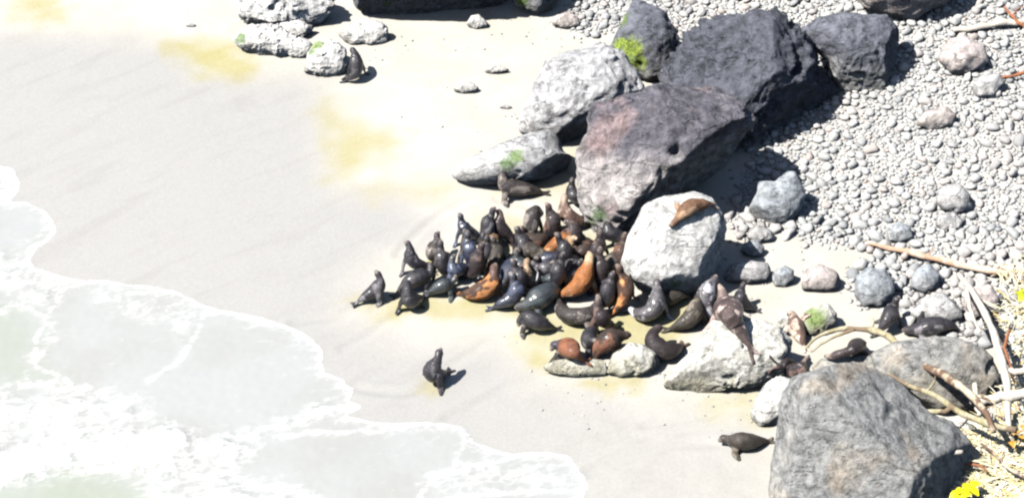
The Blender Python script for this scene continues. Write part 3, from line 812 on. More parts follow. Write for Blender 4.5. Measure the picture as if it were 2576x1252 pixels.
def catmull(P, n):
    P = np.asarray(P, float)
    S = smooth_line(P, 10)
    seg = np.linalg.norm(np.diff(S, axis=0), axis=1)
    a = np.concatenate([[0], np.cumsum(seg)])
    t = np.linspace(0, a[-1], n)
    return np.stack([np.interp(t, a, S[:, k]) for k in range(S.shape[1])], 1), a[-1]

PS = np.array([0, .04, .10, .18, .30, .42, .54, .63, .71, .78, .83, .87, .90, .925, .945, .965, .985, 1.0])
PR = np.array([.06, .10, .135, .190, .260, .300, .315, .285, .225, .172, .145, .148, .156, .142, .100, .085, .075, .048])

def loft(path, rads, wide=None, nr=14, upref=np.array([0, 0, 1.0])):
    V, F = [], []
    n = len(path)
    T = np.gradient(path, axis=0); T /= np.linalg.norm(T, axis=1)[:, None] + 1e-9
    side = None
    for i in range(n):
        s = np.cross(T[i], upref)
        if side is not None:
            s = s if np.linalg.norm(s) > 0.25 else side
            if s @ side < 0 and np.linalg.norm(s) < .5: s = side
        if np.linalg.norm(s) < 1e-6: s = np.array([1.0, 0, 0])
        s = s / np.linalg.norm(s)
        if side is not None:
            s = 0.5 * s + 0.5 * side; s -= T[i] * (s @ T[i]); s /= np.linalg.norm(s)
        side = s
        u = np.cross(s, T[i])
        ra, rb = (rads[i], rads[i]) if wide is None else (wide[i], rads[i])
        for k in range(nr):
            a = 2 * math.pi * k / nr
            V.append(path[i] + s * ra * math.cos(a) + u * rb * math.sin(a))
    for i in range(n - 1):
        for k in range(nr):
            a = i * nr + k; b = i * nr + (k + 1) % nr
            F.append([a, b, b + nr, a + nr])
    F.append(list(range(nr))[::-1]); F.append([(n - 1) * nr + k for k in range(nr)])
    return np.array(V), F

LION_MATS = {}
def lion_mat(a, b, c, wet, speck, bias=0.0):
    key = (a, b, c, wet, speck, bias)
    if key in LION_MATS: return LION_MATS[key]
    m = NT('sea_lion_coat')
    va = m.n('ShaderNodeVectorMath', operation='ADD'); oi = m.n('ShaderNodeObjectInfo')
    cx = m.n('ShaderNodeCombineXYZ')
    for q in range(3): m.l(m.math('MULTIPLY', oi.outputs['Random'], 37.0 + 11 * q), cx.inputs[q])
    m.l(m.coord(), va.inputs[0]); m.l(cx.outputs[0], va.inputs[1])
    o3 = va.outputs[0]
    n = m.noise(o3, 2.6, 5, 0.6, 0.3)
    f = m.noise(o3, 22, 4, 0.7)
    patch = m.noise(o3, 1.5, 3, 0.5, 0.5)
    be = m.math('ADD', m.attr('belly'), m.math('MULTIPLY', m.math('SUBTRACT', n, 0.5), 1.3))
    be = m.math('ADD', be, m.math('MULTIPLY', m.math('SUBTRACT', patch, 0.5), 3.4))
    be = m.math('ADD', be, m.math('MULTIPLY', m.math('SUBTRACT', m.math('FRACT', m.math('MULTIPLY', oi.outputs['Random'], 7.3)), 0.35), 0.5))
    be = m.math('ADD', be, bias)
    col = m.mix(m.ramp(be, 0.5, 0.8), a, b)
    col = m.mix(m.ramp(m.math('ADD', m.attr('along'), m.math('MULTIPLY', m.math('SUBTRACT', n, 0.5), 0.15)), 0.74, 0.86), col, c)
    col = m.mix(m.ramp(m.attr('along'), 0.91, 0.95, 0.0, 0.75), col, tuple(0.35 * q + 0.65 * w for q, w in zip(c, (0.40, 0.33, 0.28))))  # pale muzzle: sun highlight on the snout painted into the coat
    col = m.mix(m.ramp(m.attr('along'), 0.988, 0.998), col, (0.03, 0.028, 0.028))
    g = m.n('ShaderNodeCombineColor')
    gv = m.math('MULTIPLY', m.ramp(f, 0.3, 0.7, 1 - speck, 1 + speck), m.ramp(n, 0.3, 0.7, 0.65, 1.35))
    for k in range(3): m.l(gv, g.inputs[k])
    m.col(m.mult(col, g.outputs[0]))
    m.rough(m.ramp(patch, 0.4, 0.6, 0.66 - 0.36 * wet, 0.85 - 0.34 * wet))
    m.spec(0.3 + 0.4 * wet)
    m.b.inputs['Coat Weight'].default_value = 0.38 * wet; m.b.inputs['Coat Roughness'].default_value = 0.22
    m.bump(m.math('ADD', f, m.math('MULTIPLY', n, 2.0)), 0.8, 0.035)
    LION_MATS[key] = m.m
    return m.m
EYE = NT('sea_lion_eye'); EYE.col((0.01, 0.01, 0.012)); EYE.rough(0.1)
eyeV, eyeF = ico(1)
eye_me = bpy.data.meshes.new('eye'); eye_me.from_pydata((eyeV * 0.024).tolist(), [], eyeF.tolist()); eye_me.update(); eye_me.materials.append(EYE.m)

# coats: back, belly/flank, head
COATS = {
    'black': ((0.017, 0.015, 0.020), (0.042, 0.036, 0.040), (0.024, 0.021, 0.026), .75, .3),
    'slate': ((0.022, 0.019, 0.026), (0.17, 0.16, 0.17), (0.034, 0.029, 0.036), .6, .3),
    'blue': ((0.020, 0.025, 0.048), (0.06, 0.075, 0.125), (0.04, 0.042, 0.055), 1.0, .25),
    'teal': ((0.028, 0.036, 0.042), (0.05, 0.065, 0.07), (0.045, 0.045, 0.048), .85, .3),
    'brown': ((0.042, 0.027, 0.022), (0.15, 0.068, 0.042), (0.06, 0.04, 0.034), .3, .3),
    'umber': ((0.025, 0.017, 0.019), (0.12, 0.075, 0.062), (0.06, 0.042, 0.042), .4, .3),
    'grey': ((0.035, 0.029, 0.028), (0.19, 0.165, 0.15), (0.04, 0.033, 0.034), .35, .35),
    'tan': ((0.15, 0.095, 0.062), (0.46, 0.36, 0.25), (0.27, 0.19, 0.125), .15, .25, .15),
    'orange': ((0.070, 0.038, 0.026), (0.46, 0.20, 0.075), (0.10, 0.06, 0.05), .2, .3),
    'cream': ((0.27, 0.105, 0.035), (0.60, 0.42, 0.25), (0.42, 0.30, 0.19), .1, .25),
    'rust': ((0.20, 0.078, 0.040), (0.09, 0.045, 0.04), (0.032, 0.03, 0.048), .4, .3),
    'drab': ((0.042, 0.035, 0.028), (0.15, 0.128, 0.10), (0.05, 0.042, 0.038), .35, .35),
    'pied_shine': ((0.065, 0.06, 0.068), (0.48, 0.47, 0.50), (0.06, 0.052, 0.06), .9, .25, .22),  # pale flank colour has the white shine of wet fur painted in
    'pink': ((0.075, 0.052, 0.050), (0.40, 0.31, 0.285), (0.19, 0.135, 0.125), .5, .25),
    'drowsy': ((0.15, 0.08, 0.046), (0.32, 0.21, 0.135), (0.13, 0.075, 0.05), .1, .25),
    'blush': ((0.14, 0.09, 0.07), (0.60, 0.48, 0.40), (0.34, 0.26, 0.21), .2, .25, .2),
}
NL = 0
def sea_lion(label, coat, pts, k=None, rock_=False, fat=1.0, fore=(1, 1), hind=True):
    global NL
    NL += 1
    rg = random.Random(1000 + NL)
    pts = [tuple(p) for p in pts]
    W = []
    for (u, v, h) in pts:
        W.append(over_rock(u, v, h) if rock_ else at(u, v, h))
    W = np.array(W)
    path, Ln = catmull(W, 44)
    if k is None: k = min(max(Ln / 2.15, 0.78), 1.12)
    d_ = W[-1] - W[-2]; d_[2] = 0
    if np.linalg.norm(d_) < 0.05: d_ = W[-1] - W[0]; d_[2] = 0
    d_ /= np.linalg.norm(d_) + 1e-9
    zz = np.array([0, 0, 1.0])
    if Ln < 1.62 * k and not rock_:                      # lift a proper neck and head out of a short lying pose
        d_ = d_ + np.array([rg.uniform(-.6, .6), rg.uniform(-.6, .3), 0]); d_ /= np.linalg.norm(d_)
        W = np.vstack([W, W[-1] + d_ * .16 * k + zz * .20 * k, W[-1] + d_ * .22 * k + zz * .42 * k, W[-1] + d_ * .44 * k + zz * .50 * k])
        path, Ln = catmull(W, 44)
    elif (W[-1] - W[-2])[2] > 0.05 and rg.random() < .45 and len(W) > 5:
        f_ = d_ + np.array([rg.uniform(-.7, .7), rg.uniform(-.7, .2), 0]); f_ /= np.linalg.norm(f_)
        W[-1] = W[-2] + f_ * .25 * k + zz * .10 * k      # snout held level instead of skyward
        path, Ln = catmull(W, 44)
    s = np.linspace(0, 1, 44)
    rad = np.interp(s, PS, PR) * k * (1 + (fat * 1.1 - 1) * np.interp(s, [0, .2, .6, .8, .9, 1], [.3, 1, 1, .55, .4, .2]))
    gz = np.array([(surf_z(p[0], p[1]) if rock_ else gz1(p[0], p[1])) for p in path])
    # the belly rests on what carries it
    lift = np.clip(gz + rad * 0.86 - path[:, 2], 0, 0.35)
    path[:, 2] += lift
    lat0 = np.cross(path[26] - path[20], np.array([0, 0, 1.0])); 
    V, F = loft(path, rad, rad * 1.06)
    parts = [(V, F)]
    T = np.gradient(path, axis=0); T /= np.linalg.norm(T, axis=1)[:, None]
    def flip(P, ra, wi):
        q, _ = catmull(P, 9)
        t = np.linspace(0, 1, 9)
        return loft(q, np.interp(t, [0, .3, .7, 1], ra), np.interp(t, [0, .3, .7, 1], wi), 10)
    ic = 27                                               # shoulder ring
    hd = T[ic].copy(); hd[2] = 0
    if np.linalg.norm(hd) < 0.12: hd = path[ic] - path[8]; hd[2] = 0
    hd /= np.linalg.norm(hd) + 1e-9
    lat = np.array([hd[1], -hd[0], 0])
    c0 = path[ic]
    for sgn, on in ((1, fore[0]), (-1, fore[1])):
        if not on: continue
        root = c0 + lat * sgn * rad[ic] * 0.6 - np.array([0, 0, rad[ic] * 0.35])
        spread = rg.uniform(0.30, 0.46) * k
        fwd_ = rg.uniform(-0.10, 0.16) * k
        tip1 = c0 + lat * sgn * (rad[ic] + spread * 0.35) + hd * fwd_ * 0.5
        tip2 = c0 + lat * sgn * (rad[ic] + spread) + hd * (fwd_ - 0.20 * k)
        g1 = surf_z(tip1[0], tip1[1]) if rock_ else gz1(tip1[0], tip1[1])
        g2 = surf_z(tip2[0], tip2[1]) if rock_ else gz1(tip2[0], tip2[1])
        g1 = max(g1, c0[2] - 1.0); g2 = max(g2, c0[2] - 1.05)
        tip1[2] = g1 + 0.09; tip2[2] = g2 + 0.035
        el = 0.5 * (root + tip1) + lat * sgn * 0.05
        parts.append(flip([root, el, tip1, tip2], [.11 * k, .085 * k, .045 * k, .026 * k], [.16 * k, .14 * k, .15 * k, .07 * k]))
    if hind:
        e = path[0]; b = -T[1].copy(); b[2] = 0
        if np.linalg.norm(b) < .15: b = -hd.copy()
        b /= np.linalg.norm(b); l2 = np.array([b[1], -b[0], 0])
        for sgn in (1, -1):
            p1 = e + b * .16 * k + l2 * sgn * .07 * k; p2 = e + b * .34 * k + l2 * sgn * .17 * k
            for p in (p1, p2):
                g = surf_z(p[0], p[1]) if rock_ else gz1(p[0], p[1])
                p[2] = max(g, e[2] - .4) + 0.05
            parts.append(flip([path[2], p1, p2], [.07 * k, .045 * k, .035 * k, .022 * k], [.08 * k, .07 * k, .085 * k, .06 * k]))
    # ears: small nubs joined into the body
    ih = 39
    hl = np.cross(T[ih], np.array([0, 0, 1.0]))
    if np.linalg.norm(hl) < .2: hl = lat
    hl /= np.linalg.norm(hl)
    VV, FF, off = [], [], 0
    for (v, f) in parts:
        VV.append(v); FF += [[i + off for i in q] for q in f]; off += len(v)
    base = np.array([path[16][0], path[16][1], gz[16]])
    me = bpy.data.meshes.new('sea_lion')
    me.from_pydata((np.concatenate(VV) - base).tolist(), [], FF); me.update()
    tmp = bpy.data.objects.new('tmp_body', me); COL.objects.link(tmp)
    md = tmp.modifiers.new('r', 'REMESH'); md.mode = 'VOXEL'; md.voxel_size = 0.030 * max(k, .8); md.use_smooth_shade = True
    sm = tmp.modifiers.new('s', 'SMOOTH'); sm.iterations = 3; sm.factor = 0.5
    dg = bpy.context.evaluated_depsgraph_get()
    me2 = bpy.data.meshes.new_from_object(tmp.evaluated_get(dg))
    bpy.data.objects.remove(tmp); bpy.data.meshes.remove(me)
    me2.name = 'sea_lion'
    nv = len(me2.vertices)
    co = np.empty(nv * 3); me2.vertices.foreach_get('co', co); co = co.reshape(-1, 3)
    # a little slackness and fat folds in the skin
    wp = co + base
    d2 = ((wp[:, None, :] - path[None, :, :]) ** 2).sum(2)
    near_ = d2.argmin(1)
    al = s[near_]
    dirv = wp - path[near_]
    nl_ = np.linalg.norm(dirv, axis=1) + 1e-6
    folds = 0.006 * np.sin(al * 80 + 9 * perlin(co * 2.2 + NL, NL)) * np.exp(-((al - .68) / .08) ** 2)
    lump = 0.035 * perlin(co * 3.1 + NL * 2.0, NL)
    co = co + dirv / nl_[:, None] * ((folds + lump) * k * (nl_ < .4))[:, None]
    me2.vertices.foreach_set('co', co.ravel())
    me2.update()
    o = bpy.data.objects.new('sea_lion', me2); COL.objects.link(o)
    o.location = base
    upv = dirv[:, 2] / nl_
    front = (dirv @ hd) / nl_
    slope = np.clip(T[near_, 2], 0, 1)
    belly = np.clip(0.5 - 0.55 * upv * (1 - slope) + 0.5 * slope * front, 0, 1)
    a1 = me2.attributes.new('belly', 'FLOAT', 'POINT'); a1.data.foreach_set('value', belly.astype(np.float32))
    a2 = me2.attributes.new('along', 'FLOAT', 'POINT'); a2.data.foreach_set('value', al.astype(np.float32))
    me2.materials.clear()
    me2.materials.append(lion_mat(*COATS[coat]))
    me2.polygons.foreach_set('use_smooth', [True] * len(me2.polygons))
    tag(o, label, 'sea lion', 'sea lions hauled out on the beach')
    hu = np.cross(hl, T[ih]); hu /= np.linalg.norm(hu)
    ie = 41
    for sgn in (1, -1):
        e = bpy.data.objects.new('eye', eye_me); COL.objects.link(e)
        e.location = path[ie] + hl * sgn * rad[ie] * .80 + hu * rad[ie] * .45 - base
        e.scale = (k, k, k)
        e.parent = o
    return o

sea_lion('dark slate sea lion sitting leftmost of the pack with raised nose', 'slate', [(900, 758, .14), (918, 746, .3), (938, 734, .42), (951, 722, .6), (956, 704, .95), (951, 690, 1.15), (943, 680, 1.25)])
sea_lion('upright dark sea lion with pale snout above the black humped one', 'slate', [(1085, 672, .3), (1065, 667, .4), (1045, 661, .55), (1033, 645, .8), (1031, 625, 1.1), (1026, 613, 1.25), (1017, 606, 1.3)])
sea_lion('humped black sea lion lying behind the leftmost upright pup', 'black', [(1000, 735, .15), (1014, 722, .3), (1036, 705, .45), (1060, 695, .5), (1078, 688, .52), (1084, 672, .7), (1079, 662, .75)], fat=1.1)
sea_lion('grey sea lion with thin raised snout at the upper left of pack', 'grey', [(1122, 640, .15), (1103, 645, .3), (1087, 638, .45), (1092, 622, .62), (1100, 606, .85), (1099, 593, 1.0), (1096, 581, 1.08)])
sea_lion('wet blue sea lion with spread flippers at the top left of pack', 'blue', [(1216, 600, .15), (1200, 592, .35), (1184, 585, .5), (1173, 578, .68), (1168, 571, .82), (1164, 566, .85)])
sea_lion('dark brown sea lion stretching its neck straight up at back of pack', 'umber', [(1292, 612, .25), (1284, 596, .4), (1268, 581, .6), (1256, 568, .8), (1258, 548, 1.1), (1257, 535, 1.25), (1253, 525, 1.3)], fat=1.05)
sea_lion('small tan backed sea lion with lowered head in the left of pack', 'tan', [(1262, 600, .3), (1250, 600, .45), (1240, 604, .55), (1236, 616, .6), (1235, 630, .5), (1233, 642, .35)], k=.8)
sea_lion('mottled grey sea lion facing camera below the wet blue one', 'grey', [(1212, 642, .25), (1200, 640, .4), (1188, 641, .52), (1180, 637, .68), (1178, 622, .9), (1175, 613, 1.0)], k=.9)
sea_lion('glossy blue sea lion sitting tall above the teal lying one', 'blue', [(1196, 682, .25), (1176, 674, .42), (1155, 677, .55), (1142, 680, .65), (1137, 665, .85), (1138, 650, 1.05), (1141, 639, 1.15)])
sea_lion('teal black sea lion lying flat left of the orange curled one', 'teal', [(1076, 741, .12), (1093, 728, .32), (1114, 718, .45), (1132, 710, .5), (1143, 702, .6), (1147, 690, .72)], fat=1.05)
sea_lion('black pup sitting in front of the humped black sea lion', 'black', [(1064, 745, .15), (1047, 753, .32), (1034, 756, .48), (1027, 745, .65), (1025, 728, .9), (1024, 714, .98), (1018, 708, .95)], k=.92)
sea_lion('orange brown sea lion curled up with pinkish head in front of pack', 'orange', [(1158, 738, .12), (1180, 739, .28), (1206, 733, .4), (1229, 722, .5), (1239, 705, .65), (1243, 685, .9), (1244, 672, 1.0), (1248, 663, 1.02)])
sea_lion('wet navy sea lion slumped right of the orange curled one', 'blue', [(1302, 648, .25), (1292, 664, .45), (1282, 684, .5), (1272, 700, .5), (1264, 712, .45), (1257, 722, .35)], fat=1.1)
sea_lion('tan necked sea lion rising upright from the middle of pack', 'tan', [(1350, 716, .25), (1340, 713, .4), (1329, 709, .52), (1322, 698, .7), (1322, 678, 1.0), (1325, 662, 1.2), (1328, 649, 1.28)], k=.9)
sea_lion('navy pup lying at the front edge of pack with raised head', 'blue', [(1241, 773, .12), (1258, 764, .32), (1276, 756, .42), (1291, 745, .55), (1299, 730, .8), (1298, 719, .88)], k=.9)
sea_lion('big teal black sea lion lying with chin low at pack front', 'teal', [(1408, 720, .3), (1386, 731, .5), (1362, 745, .55), (1340, 757, .5), (1320, 767, .38), (1305, 771, .28), (1293, 770, .2)], fat=1.15)
sea_lion('pale shiny wet sea lion lying in the centre of pack', 'pied_shine', [(1408, 664, .35), (1392, 670, .48), (1373, 675, .52), (1356, 672, .5), (1344, 664, .58), (1338, 656, .62)], fat=1.05)
sea_lion('glistening grey sea lion lying left of the tallest cream one', 'pied_shine', [(1462, 648, .35), (1444, 654, .5), (1427, 660, .52), (1414, 667, .5), (1403, 676, .42)], k=.85)
sea_lion('tallest cream chested orange sea lion with nose pointed at the sky', 'cream', [(1404, 746, .2), (1421, 738, .38), (1444, 727, .5), (1462, 712, .7), (1472, 690, .98), (1480, 665, 1.3), (1484, 648, 1.48), (1487, 636, 1.55)], k=1.1)
sea_lion('grey brown sea lion curved like a boat in front of cream one', 'grey', [(1407, 752, .35), (1410, 776, .35), (1425, 791, .35), (1450, 795, .42), (1475, 790, .5), (1496, 775, .62), (1505, 755, .85), (1504, 740, .98)], k=.98)
sea_lion('black sea lion walking head down on sand below the pack', 'black', [(1397, 825, .12), (1379, 820, .28), (1359, 812, .45), (1339, 803, .58), (1322, 794, .62), (1311, 801, .5), (1306, 812, .35), (1304, 821, .25)], fat=1.1)
sea_lion('rust backed sea lion with blue black head on the low ledge', 'rust', [(1466, 905, .12), (1454, 894, .3), (1440, 882, .45), (1423, 870, .6), (1405, 866, .68), (1393, 870, .62), (1386, 882, .48)], rock_=True, fat=1.1)
sea_lion('large reddish brown sea lion drooping over the low speckled rock', 'brown', [(1496, 900, .15), (1506, 880, .35), (1520, 864, .55), (1538, 852, .7), (1558, 845, .75), (1574, 842, .75), (1588, 842, .7)], k=1.1, fat=1.1)
sea_lion('small dark sea lion with white nose behind the drooping brown one', 'umber', [(1549, 822, .2), (1537, 817, .38), (1526, 812, .5), (1518, 805, .68), (1513, 795, .86), (1508, 787, .92)], k=.85)
sea_lion('small blue grey sea lion squeezed left of the drooping brown one', 'slate', [(1503, 824, .3), (1492, 832, .45), (1483, 841, .5), (1479, 851, .5), (1480, 861, .38), (1485, 868, .25)], k=.82)
sea_lion('chocolate sea lion bent in a C shape at the foot of pale rock', 'umber', [(1714, 868, .15), (1700, 876, .32), (1680, 882, .42), (1658, 876, .5), (1643, 858, .68), (1642, 840, .82), (1653, 827, .85), (1667, 824, .78)])
sea_lion('bright orange sea lion sitting up below the sleeping sea lion boulder', 'orange', [(1543, 787, .15), (1552, 776, .33), (1562, 760, .52), (1570, 745, .72), (1574, 728, .95), (1572, 712, 1.12), (1567, 701, 1.2)], k=.95)
sea_lion('silver bellied sea lion arched like a cup right of the orange one', 'pied_shine', [(1583, 774, .3), (1600, 787, .34), (1622, 790, .42), (1642, 780, .55), (1652, 760, .78), (1654, 735, 1.02), (1653, 712, 1.2), (1651, 696, 1.28)], k=1.0)
sea_lion('black sea lion crouching between cream one and bright orange one', 'black', [(1549, 726, .25), (1536, 716, .45), (1523, 708, .5), (1511, 701, .5), (1500, 703, .4)], k=.9)
sea_lion('bulky drab sea lion leaning against the left side of pale boulder', 'drab', [(1496, 694, .25), (1514, 682, .48), (1534, 667, .6), (1550, 652, .72), (1559, 634, .86), (1556, 620, .9), (1547, 613, .88)], fat=1.1)
sea_lion('lone grey brown sea lion lying in front of algae ramp boulder', 'grey', [(1364, 484, .1), (1345, 479, .24), (1318, 475, .36), (1290, 472, .46), (1271, 464, .62), (1264, 447, .85), (1264, 431, 1.02), (1268, 418, 1.08)], k=1.0)
sea_lion('greyish mauve sea lion with bowed round head at back of pack', 'grey', [(1324, 608, .25), (1328, 592, .45), (1335, 573, .7), (1338, 553, .95), (1342, 536, 1.15), (1350, 526, 1.2), (1359, 536, 1.1), (1358, 547, 1.0)], fat=1.1)
sea_lion('tan sea lion sitting apart upright left of the violet boulder', 'blush', [(1482, 562, .15), (1460, 558, .32), (1440, 550, .48), (1426, 541, .65), (1420, 522, .9), (1419, 503, 1.15), (1422, 487, 1.25)], k=.95)
sea_lion('black pup pressed against the lower left of violet boulder', 'black', [(1474, 488, .3), (1463, 492, .45), (1452, 496, .48), (1443, 490, .58), (1438, 480, .62)], k=.8)
sea_lion('purplish brown sea lion with arched neck at back of pack', 'umber', [(1480, 607, .25), (1464, 603, .45), (1451, 598, .6), (1445, 585, .8), (1439, 568, 1.02), (1429, 557, 1.1), (1418, 561, 1.02)], k=.95)
sea_lion('orange sea lion resting pale snout rightwards below the arched neck one', 'cream', [(1362, 634, .2), (1379, 626, .42), (1396, 617, .55), (1411, 608, .66), (1424, 604, .72), (1434, 613, .65)], k=.9)
sea_lion('dark brown sea lion behind the tallest cream one', 'brown', [(1490, 606, .3), (1478, 619, .48), (1466, 631, .52), (1455, 635, .5), (1447, 626, .6), (1444, 617, .62)], k=.85)
sea_lion('brown sea lion lying under the mauve bowed one', 'brown', [(1386, 598, .3), (1367, 600, .48), (1350, 605, .5), (1336, 602, .5), (1326, 597, .48)], k=.88)
sea_lion('dark grey round backed sea lion in the middle of the pack rear', 'drab', [(1380, 640, .3), (1358, 636, .5), (1337, 628, .56), (1321, 631, .5), (1311, 642, .35)], k=.92, fat=1.1)
sea_lion('black sea lion with raised head in gap left of pale boulder', 'black', [(1588, 600, .25), (1566, 596, .42), (1548, 591, .52), (1534, 584, .65), (1529, 569, .85), (1532, 554, .98), (1537, 545, 1.02)], k=.9)
sea_lion('slate blue sea lion wedged in the exact middle of the pack', 'blue', [(1418, 638, .3), (1402, 644, .45), (1385, 648, .48), (1371, 653, .42), (1360, 662, .32)], k=.8)
sea_lion('drab sea lion lying left of the slumped navy one', 'drab', [(1226, 672, .25), (1236, 660, .42), (1245, 648, .5), (1250, 636, .58), (1248, 626, .62)], k=.78)
sea_lion('dark sea lion lying between the tan necked one and centre', 'teal', [(1358, 706, .25), (1376, 702, .45), (1395, 700, .5), (1410, 692, .55), (1420, 682, .6)], k=.9)
sea_lion('brown sea lion asleep on top of the rounded pale boulder', 'drowsy', [(1790, 514, .10), (1770, 514, .2), (1745, 520, .25), (1722, 533, .26), (1705, 550, .24), (1692, 564, .2), (1682, 566, .16)], k=.9, rock_=True, fore=(1, 0))
sea_lion('black sea lion propped against the algae capped reef rock', 'black', [(872, 200, .15), (884, 194, .3), (894, 184, .45), (897, 168, .65), (895, 148, .92), (891, 132, 1.1), (882, 120, 1.16)], k=.85)
sea_lion('drab sea lion with pale tail tip left of the pinkish one', 'drab', [(1686, 826, .12), (1706, 818, .28), (1730, 805, .42), (1746, 788, .58), (1751, 770, .75), (1756, 752, .82), (1764, 742, .78)], k=1.02)
sea_lion('whitish lilac sea lion rearing up behind the drab pale tailed one', 'pied_shine', [(1792, 802, .15), (1784, 786, .36), (1776, 766, .58), (1775, 743, .82), (1783, 722, 1.02), (1795, 705, 1.15), (1804, 693, 1.2)], k=1.02)
sea_lion('large pinkish brown sea lion sprawled upright on the pale angular rock', 'pink', [(1888, 876, .12), (1874, 850, .24), (1854, 818, .36), (1838, 792, .46), (1826, 766, .6), (1819, 745, .8), (1815, 728, .95), (1812, 714, 1.02)], k=1.15, rock_=True, fat=1.4)
sea_lion('small dark sea lion behind the large pinkish one', 'slate', [(1900, 776, .15), (1884, 768, .32), (1872, 760, .45), (1865, 750, .6), (1863, 741, .65)], k=.75)
sea_lion('tan pinkish sea lion with dark back left of green algae rock', 'blush', [(2024, 868, .12), (2016, 850, .25), (2006, 830, .38), (1998, 808, .55), (1993, 790, .72), (1990, 777, .78)], k=.92, rock_=True)
sea_lion('dark reddish sea lion on the gap between pale rock and largest boulder', 'umber', [(1954, 918, .15), (1970, 924, .32), (1990, 930, .4), (2008, 933, .48), (2020, 918, .62), (2027, 902, .78), (2036, 894, .78)], k=.9, rock_=True)
sea_lion('brown sea lion resting beneath the arched driftwood branch', 'umber', [(2166, 862, .2), (2150, 876, .36), (2130, 884, .42), (2108, 890, .42), (2090, 896, .36), (2074, 894, .32)], k=.95, rock_=True)
sea_lion('dark purple sea lion hunched beyond the top of the driftwood arch', 'black', [(2208, 834, .2), (2220, 822, .42), (2231, 806, .6), (2240, 790, .72), (2245, 778, .72)], k=.88)
sea_lion('dark sea lion with white flank lying right of the driftwood arch', 'slate', [(2408, 826, .2), (2390, 818, .4), (2365, 816, .48), (2340, 820, .48), (2318, 826, .42), (2295, 828, .34), (2268, 830, .2)], k=1.05, rock_=True)
sea_lion('lone grey speckled sea lion lying on sand near the largest boulder', 'drab', [(1930, 1108, .1), (1902, 1109, .24), (1872, 1109, .35), (1842, 1106, .35), (1822, 1102, .3), (1806, 1108, .2)], k=.95)
sea_lion('lone wet pup sitting on sand nearest the surf', 'slate', [(1124, 934, .12), (1106, 940, .3), (1091, 942, .46), (1085, 934, .65), (1093, 918, .9), (1101, 902, 1.1), (1104, 889, 1.22), (1103, 877, 1.28)], k=.95)
sea_lion('dull brown sea lion lying at the right foot of pale boulder', 'drab', [(1732, 744, .15), (1712, 742, .32), (1692, 747, .4), (1674, 755, .38), (1662, 762, .3)], k=.85)
for lab, ct, pp, kk in [
        ('black sea lion half hidden left of the dark round backed one', 'black', [(1290, 640, .25), (1300, 634, .45), (1311, 626, .55), (1316, 612, .7), (1312, 601, .78)], .85),
        ('dark umber sea lion behind the shiny wet ones', 'umber', [(1480, 668, .25), (1466, 672, .45), (1452, 676, .5), (1440, 682, .48), (1428, 690, .38)], .85),
        ('black sea lion filling the gap below the glistening grey one', 'black', [(1396, 708, .25), (1412, 704, .45), (1428, 700, .5), (1442, 692, .5), (1450, 684, .5)], .85),
        ('dusky sea lion between the navy slumped one and tan neck', 'teal', [(1300, 700, .25), (1308, 690, .45), (1315, 680, .52), (1312, 668, .62), (1306, 660, .65)], .82),
        ('dark brown sea lion squeezed behind the crouching black one', 'umber', [(1520, 660, .25), (1508, 650, .45), (1500, 640, .55), (1502, 626, .72), (1508, 616, .78)], .85),
        ('black sea lion between the mottled grey and tan backed ones', 'black', [(1206, 668, .25), (1210, 656, .42), (1216, 645, .5), (1222, 634, .58), (1226, 624, .6)], .8),
        ('dark sea lion behind the purplish arched neck one', 'brown', [(1400, 585, .25), (1412, 588, .42), (1424, 592, .5), (1434, 600, .48), (1440, 608, .38)], .8)]:
    sea_lion(lab, ct, pp, k=kk)
for lab, ct, u, v, mir, kk in [
        ('small black sea lion sitting up right of the humped black one', 'black', 1112, 690, 1, .8), ('slim dark sea lion upright behind the orange curled one', 'umber', 1198, 694, -1, .85),
        ('dark sea lion upright between the slumped navy and teal big ones', 'slate', 1306, 738, 1, .85), ('upright black sea lion just left of tallest cream one', 'black', 1402, 722, -1, .85),
        ('upright umber sea lion right behind the tallest cream one', 'umber', 1512, 712, 1, .9), ('upright black sea lion between curved grey and bright orange ones', 'black', 1528, 770, -1, .85),
        ('dark upright sea lion at the back between mauve bowed and arched ones', 'umber', 1392, 596, 1, .85), ('dusky upright sea lion left of the brown stretching one at back', 'slate', 1226, 604, -1, .8),
        ('black upright sea lion wedged between two shiny wet ones', 'black', 1420, 668, 1, .85), ('blackish upright sea lion in front of the mottled grey one', 'blue', 1182, 668, 1, .82),
        ('dark brown upright sea lion beside the left side of pale boulder', 'brown', 1562, 676, -1, .9)]:
    sea_lion(lab, ct, [(u + 24 * mir, v + 2, .18), (u + 14 * mir, v - 4, .38), (u + 5 * mir, v - 12, .58), (u, v - 30, .88), (u - 1 * mir, v - 45, 1.08), (u - 5 * mir, v - 54, 1.15)], k=kk)
print('sea lions', NL)

# ------------------------------------------------------------------ driftwood
def wood_mat(name, a, b, bark=None):
    m = NT(name)
    o3 = m.coord()
    n = m.noise(o3, 3.0, 6, 0.65, 1.0)
    f = m.noise(m.coord((3, 3, 14)), 4.0, 4, 0.6)
    c = m.mix(m.ramp(n, 0.35, 0.65), a, b)
    if bark: c = m.mix(m.ramp(m.noise(o3, 1.1, 4, 0.6), 0.5, 0.6), c, bark)
    g = m.n('ShaderNodeCombineColor'); gv = m.ramp(f, 0.3, 0.7, 0.78, 1.1)
    for k in range(3): m.l(gv, g.inputs[k])
    m.col(m.mult(c, g.outputs[0])); m.rough(0.85); m.spec(0.2)
    m.bump(f, 0.6, 0.03)
    return m.m
BLEACH = wood_mat('bleached_wood', (0.60, 0.56, 0.50), (0.50, 0.45, 0.38))
WARM = wood_mat('warm_driftwood', (0.66, 0.56, 0.47), (0.58, 0.44, 0.33), (0.46, 0.30, 0.21))
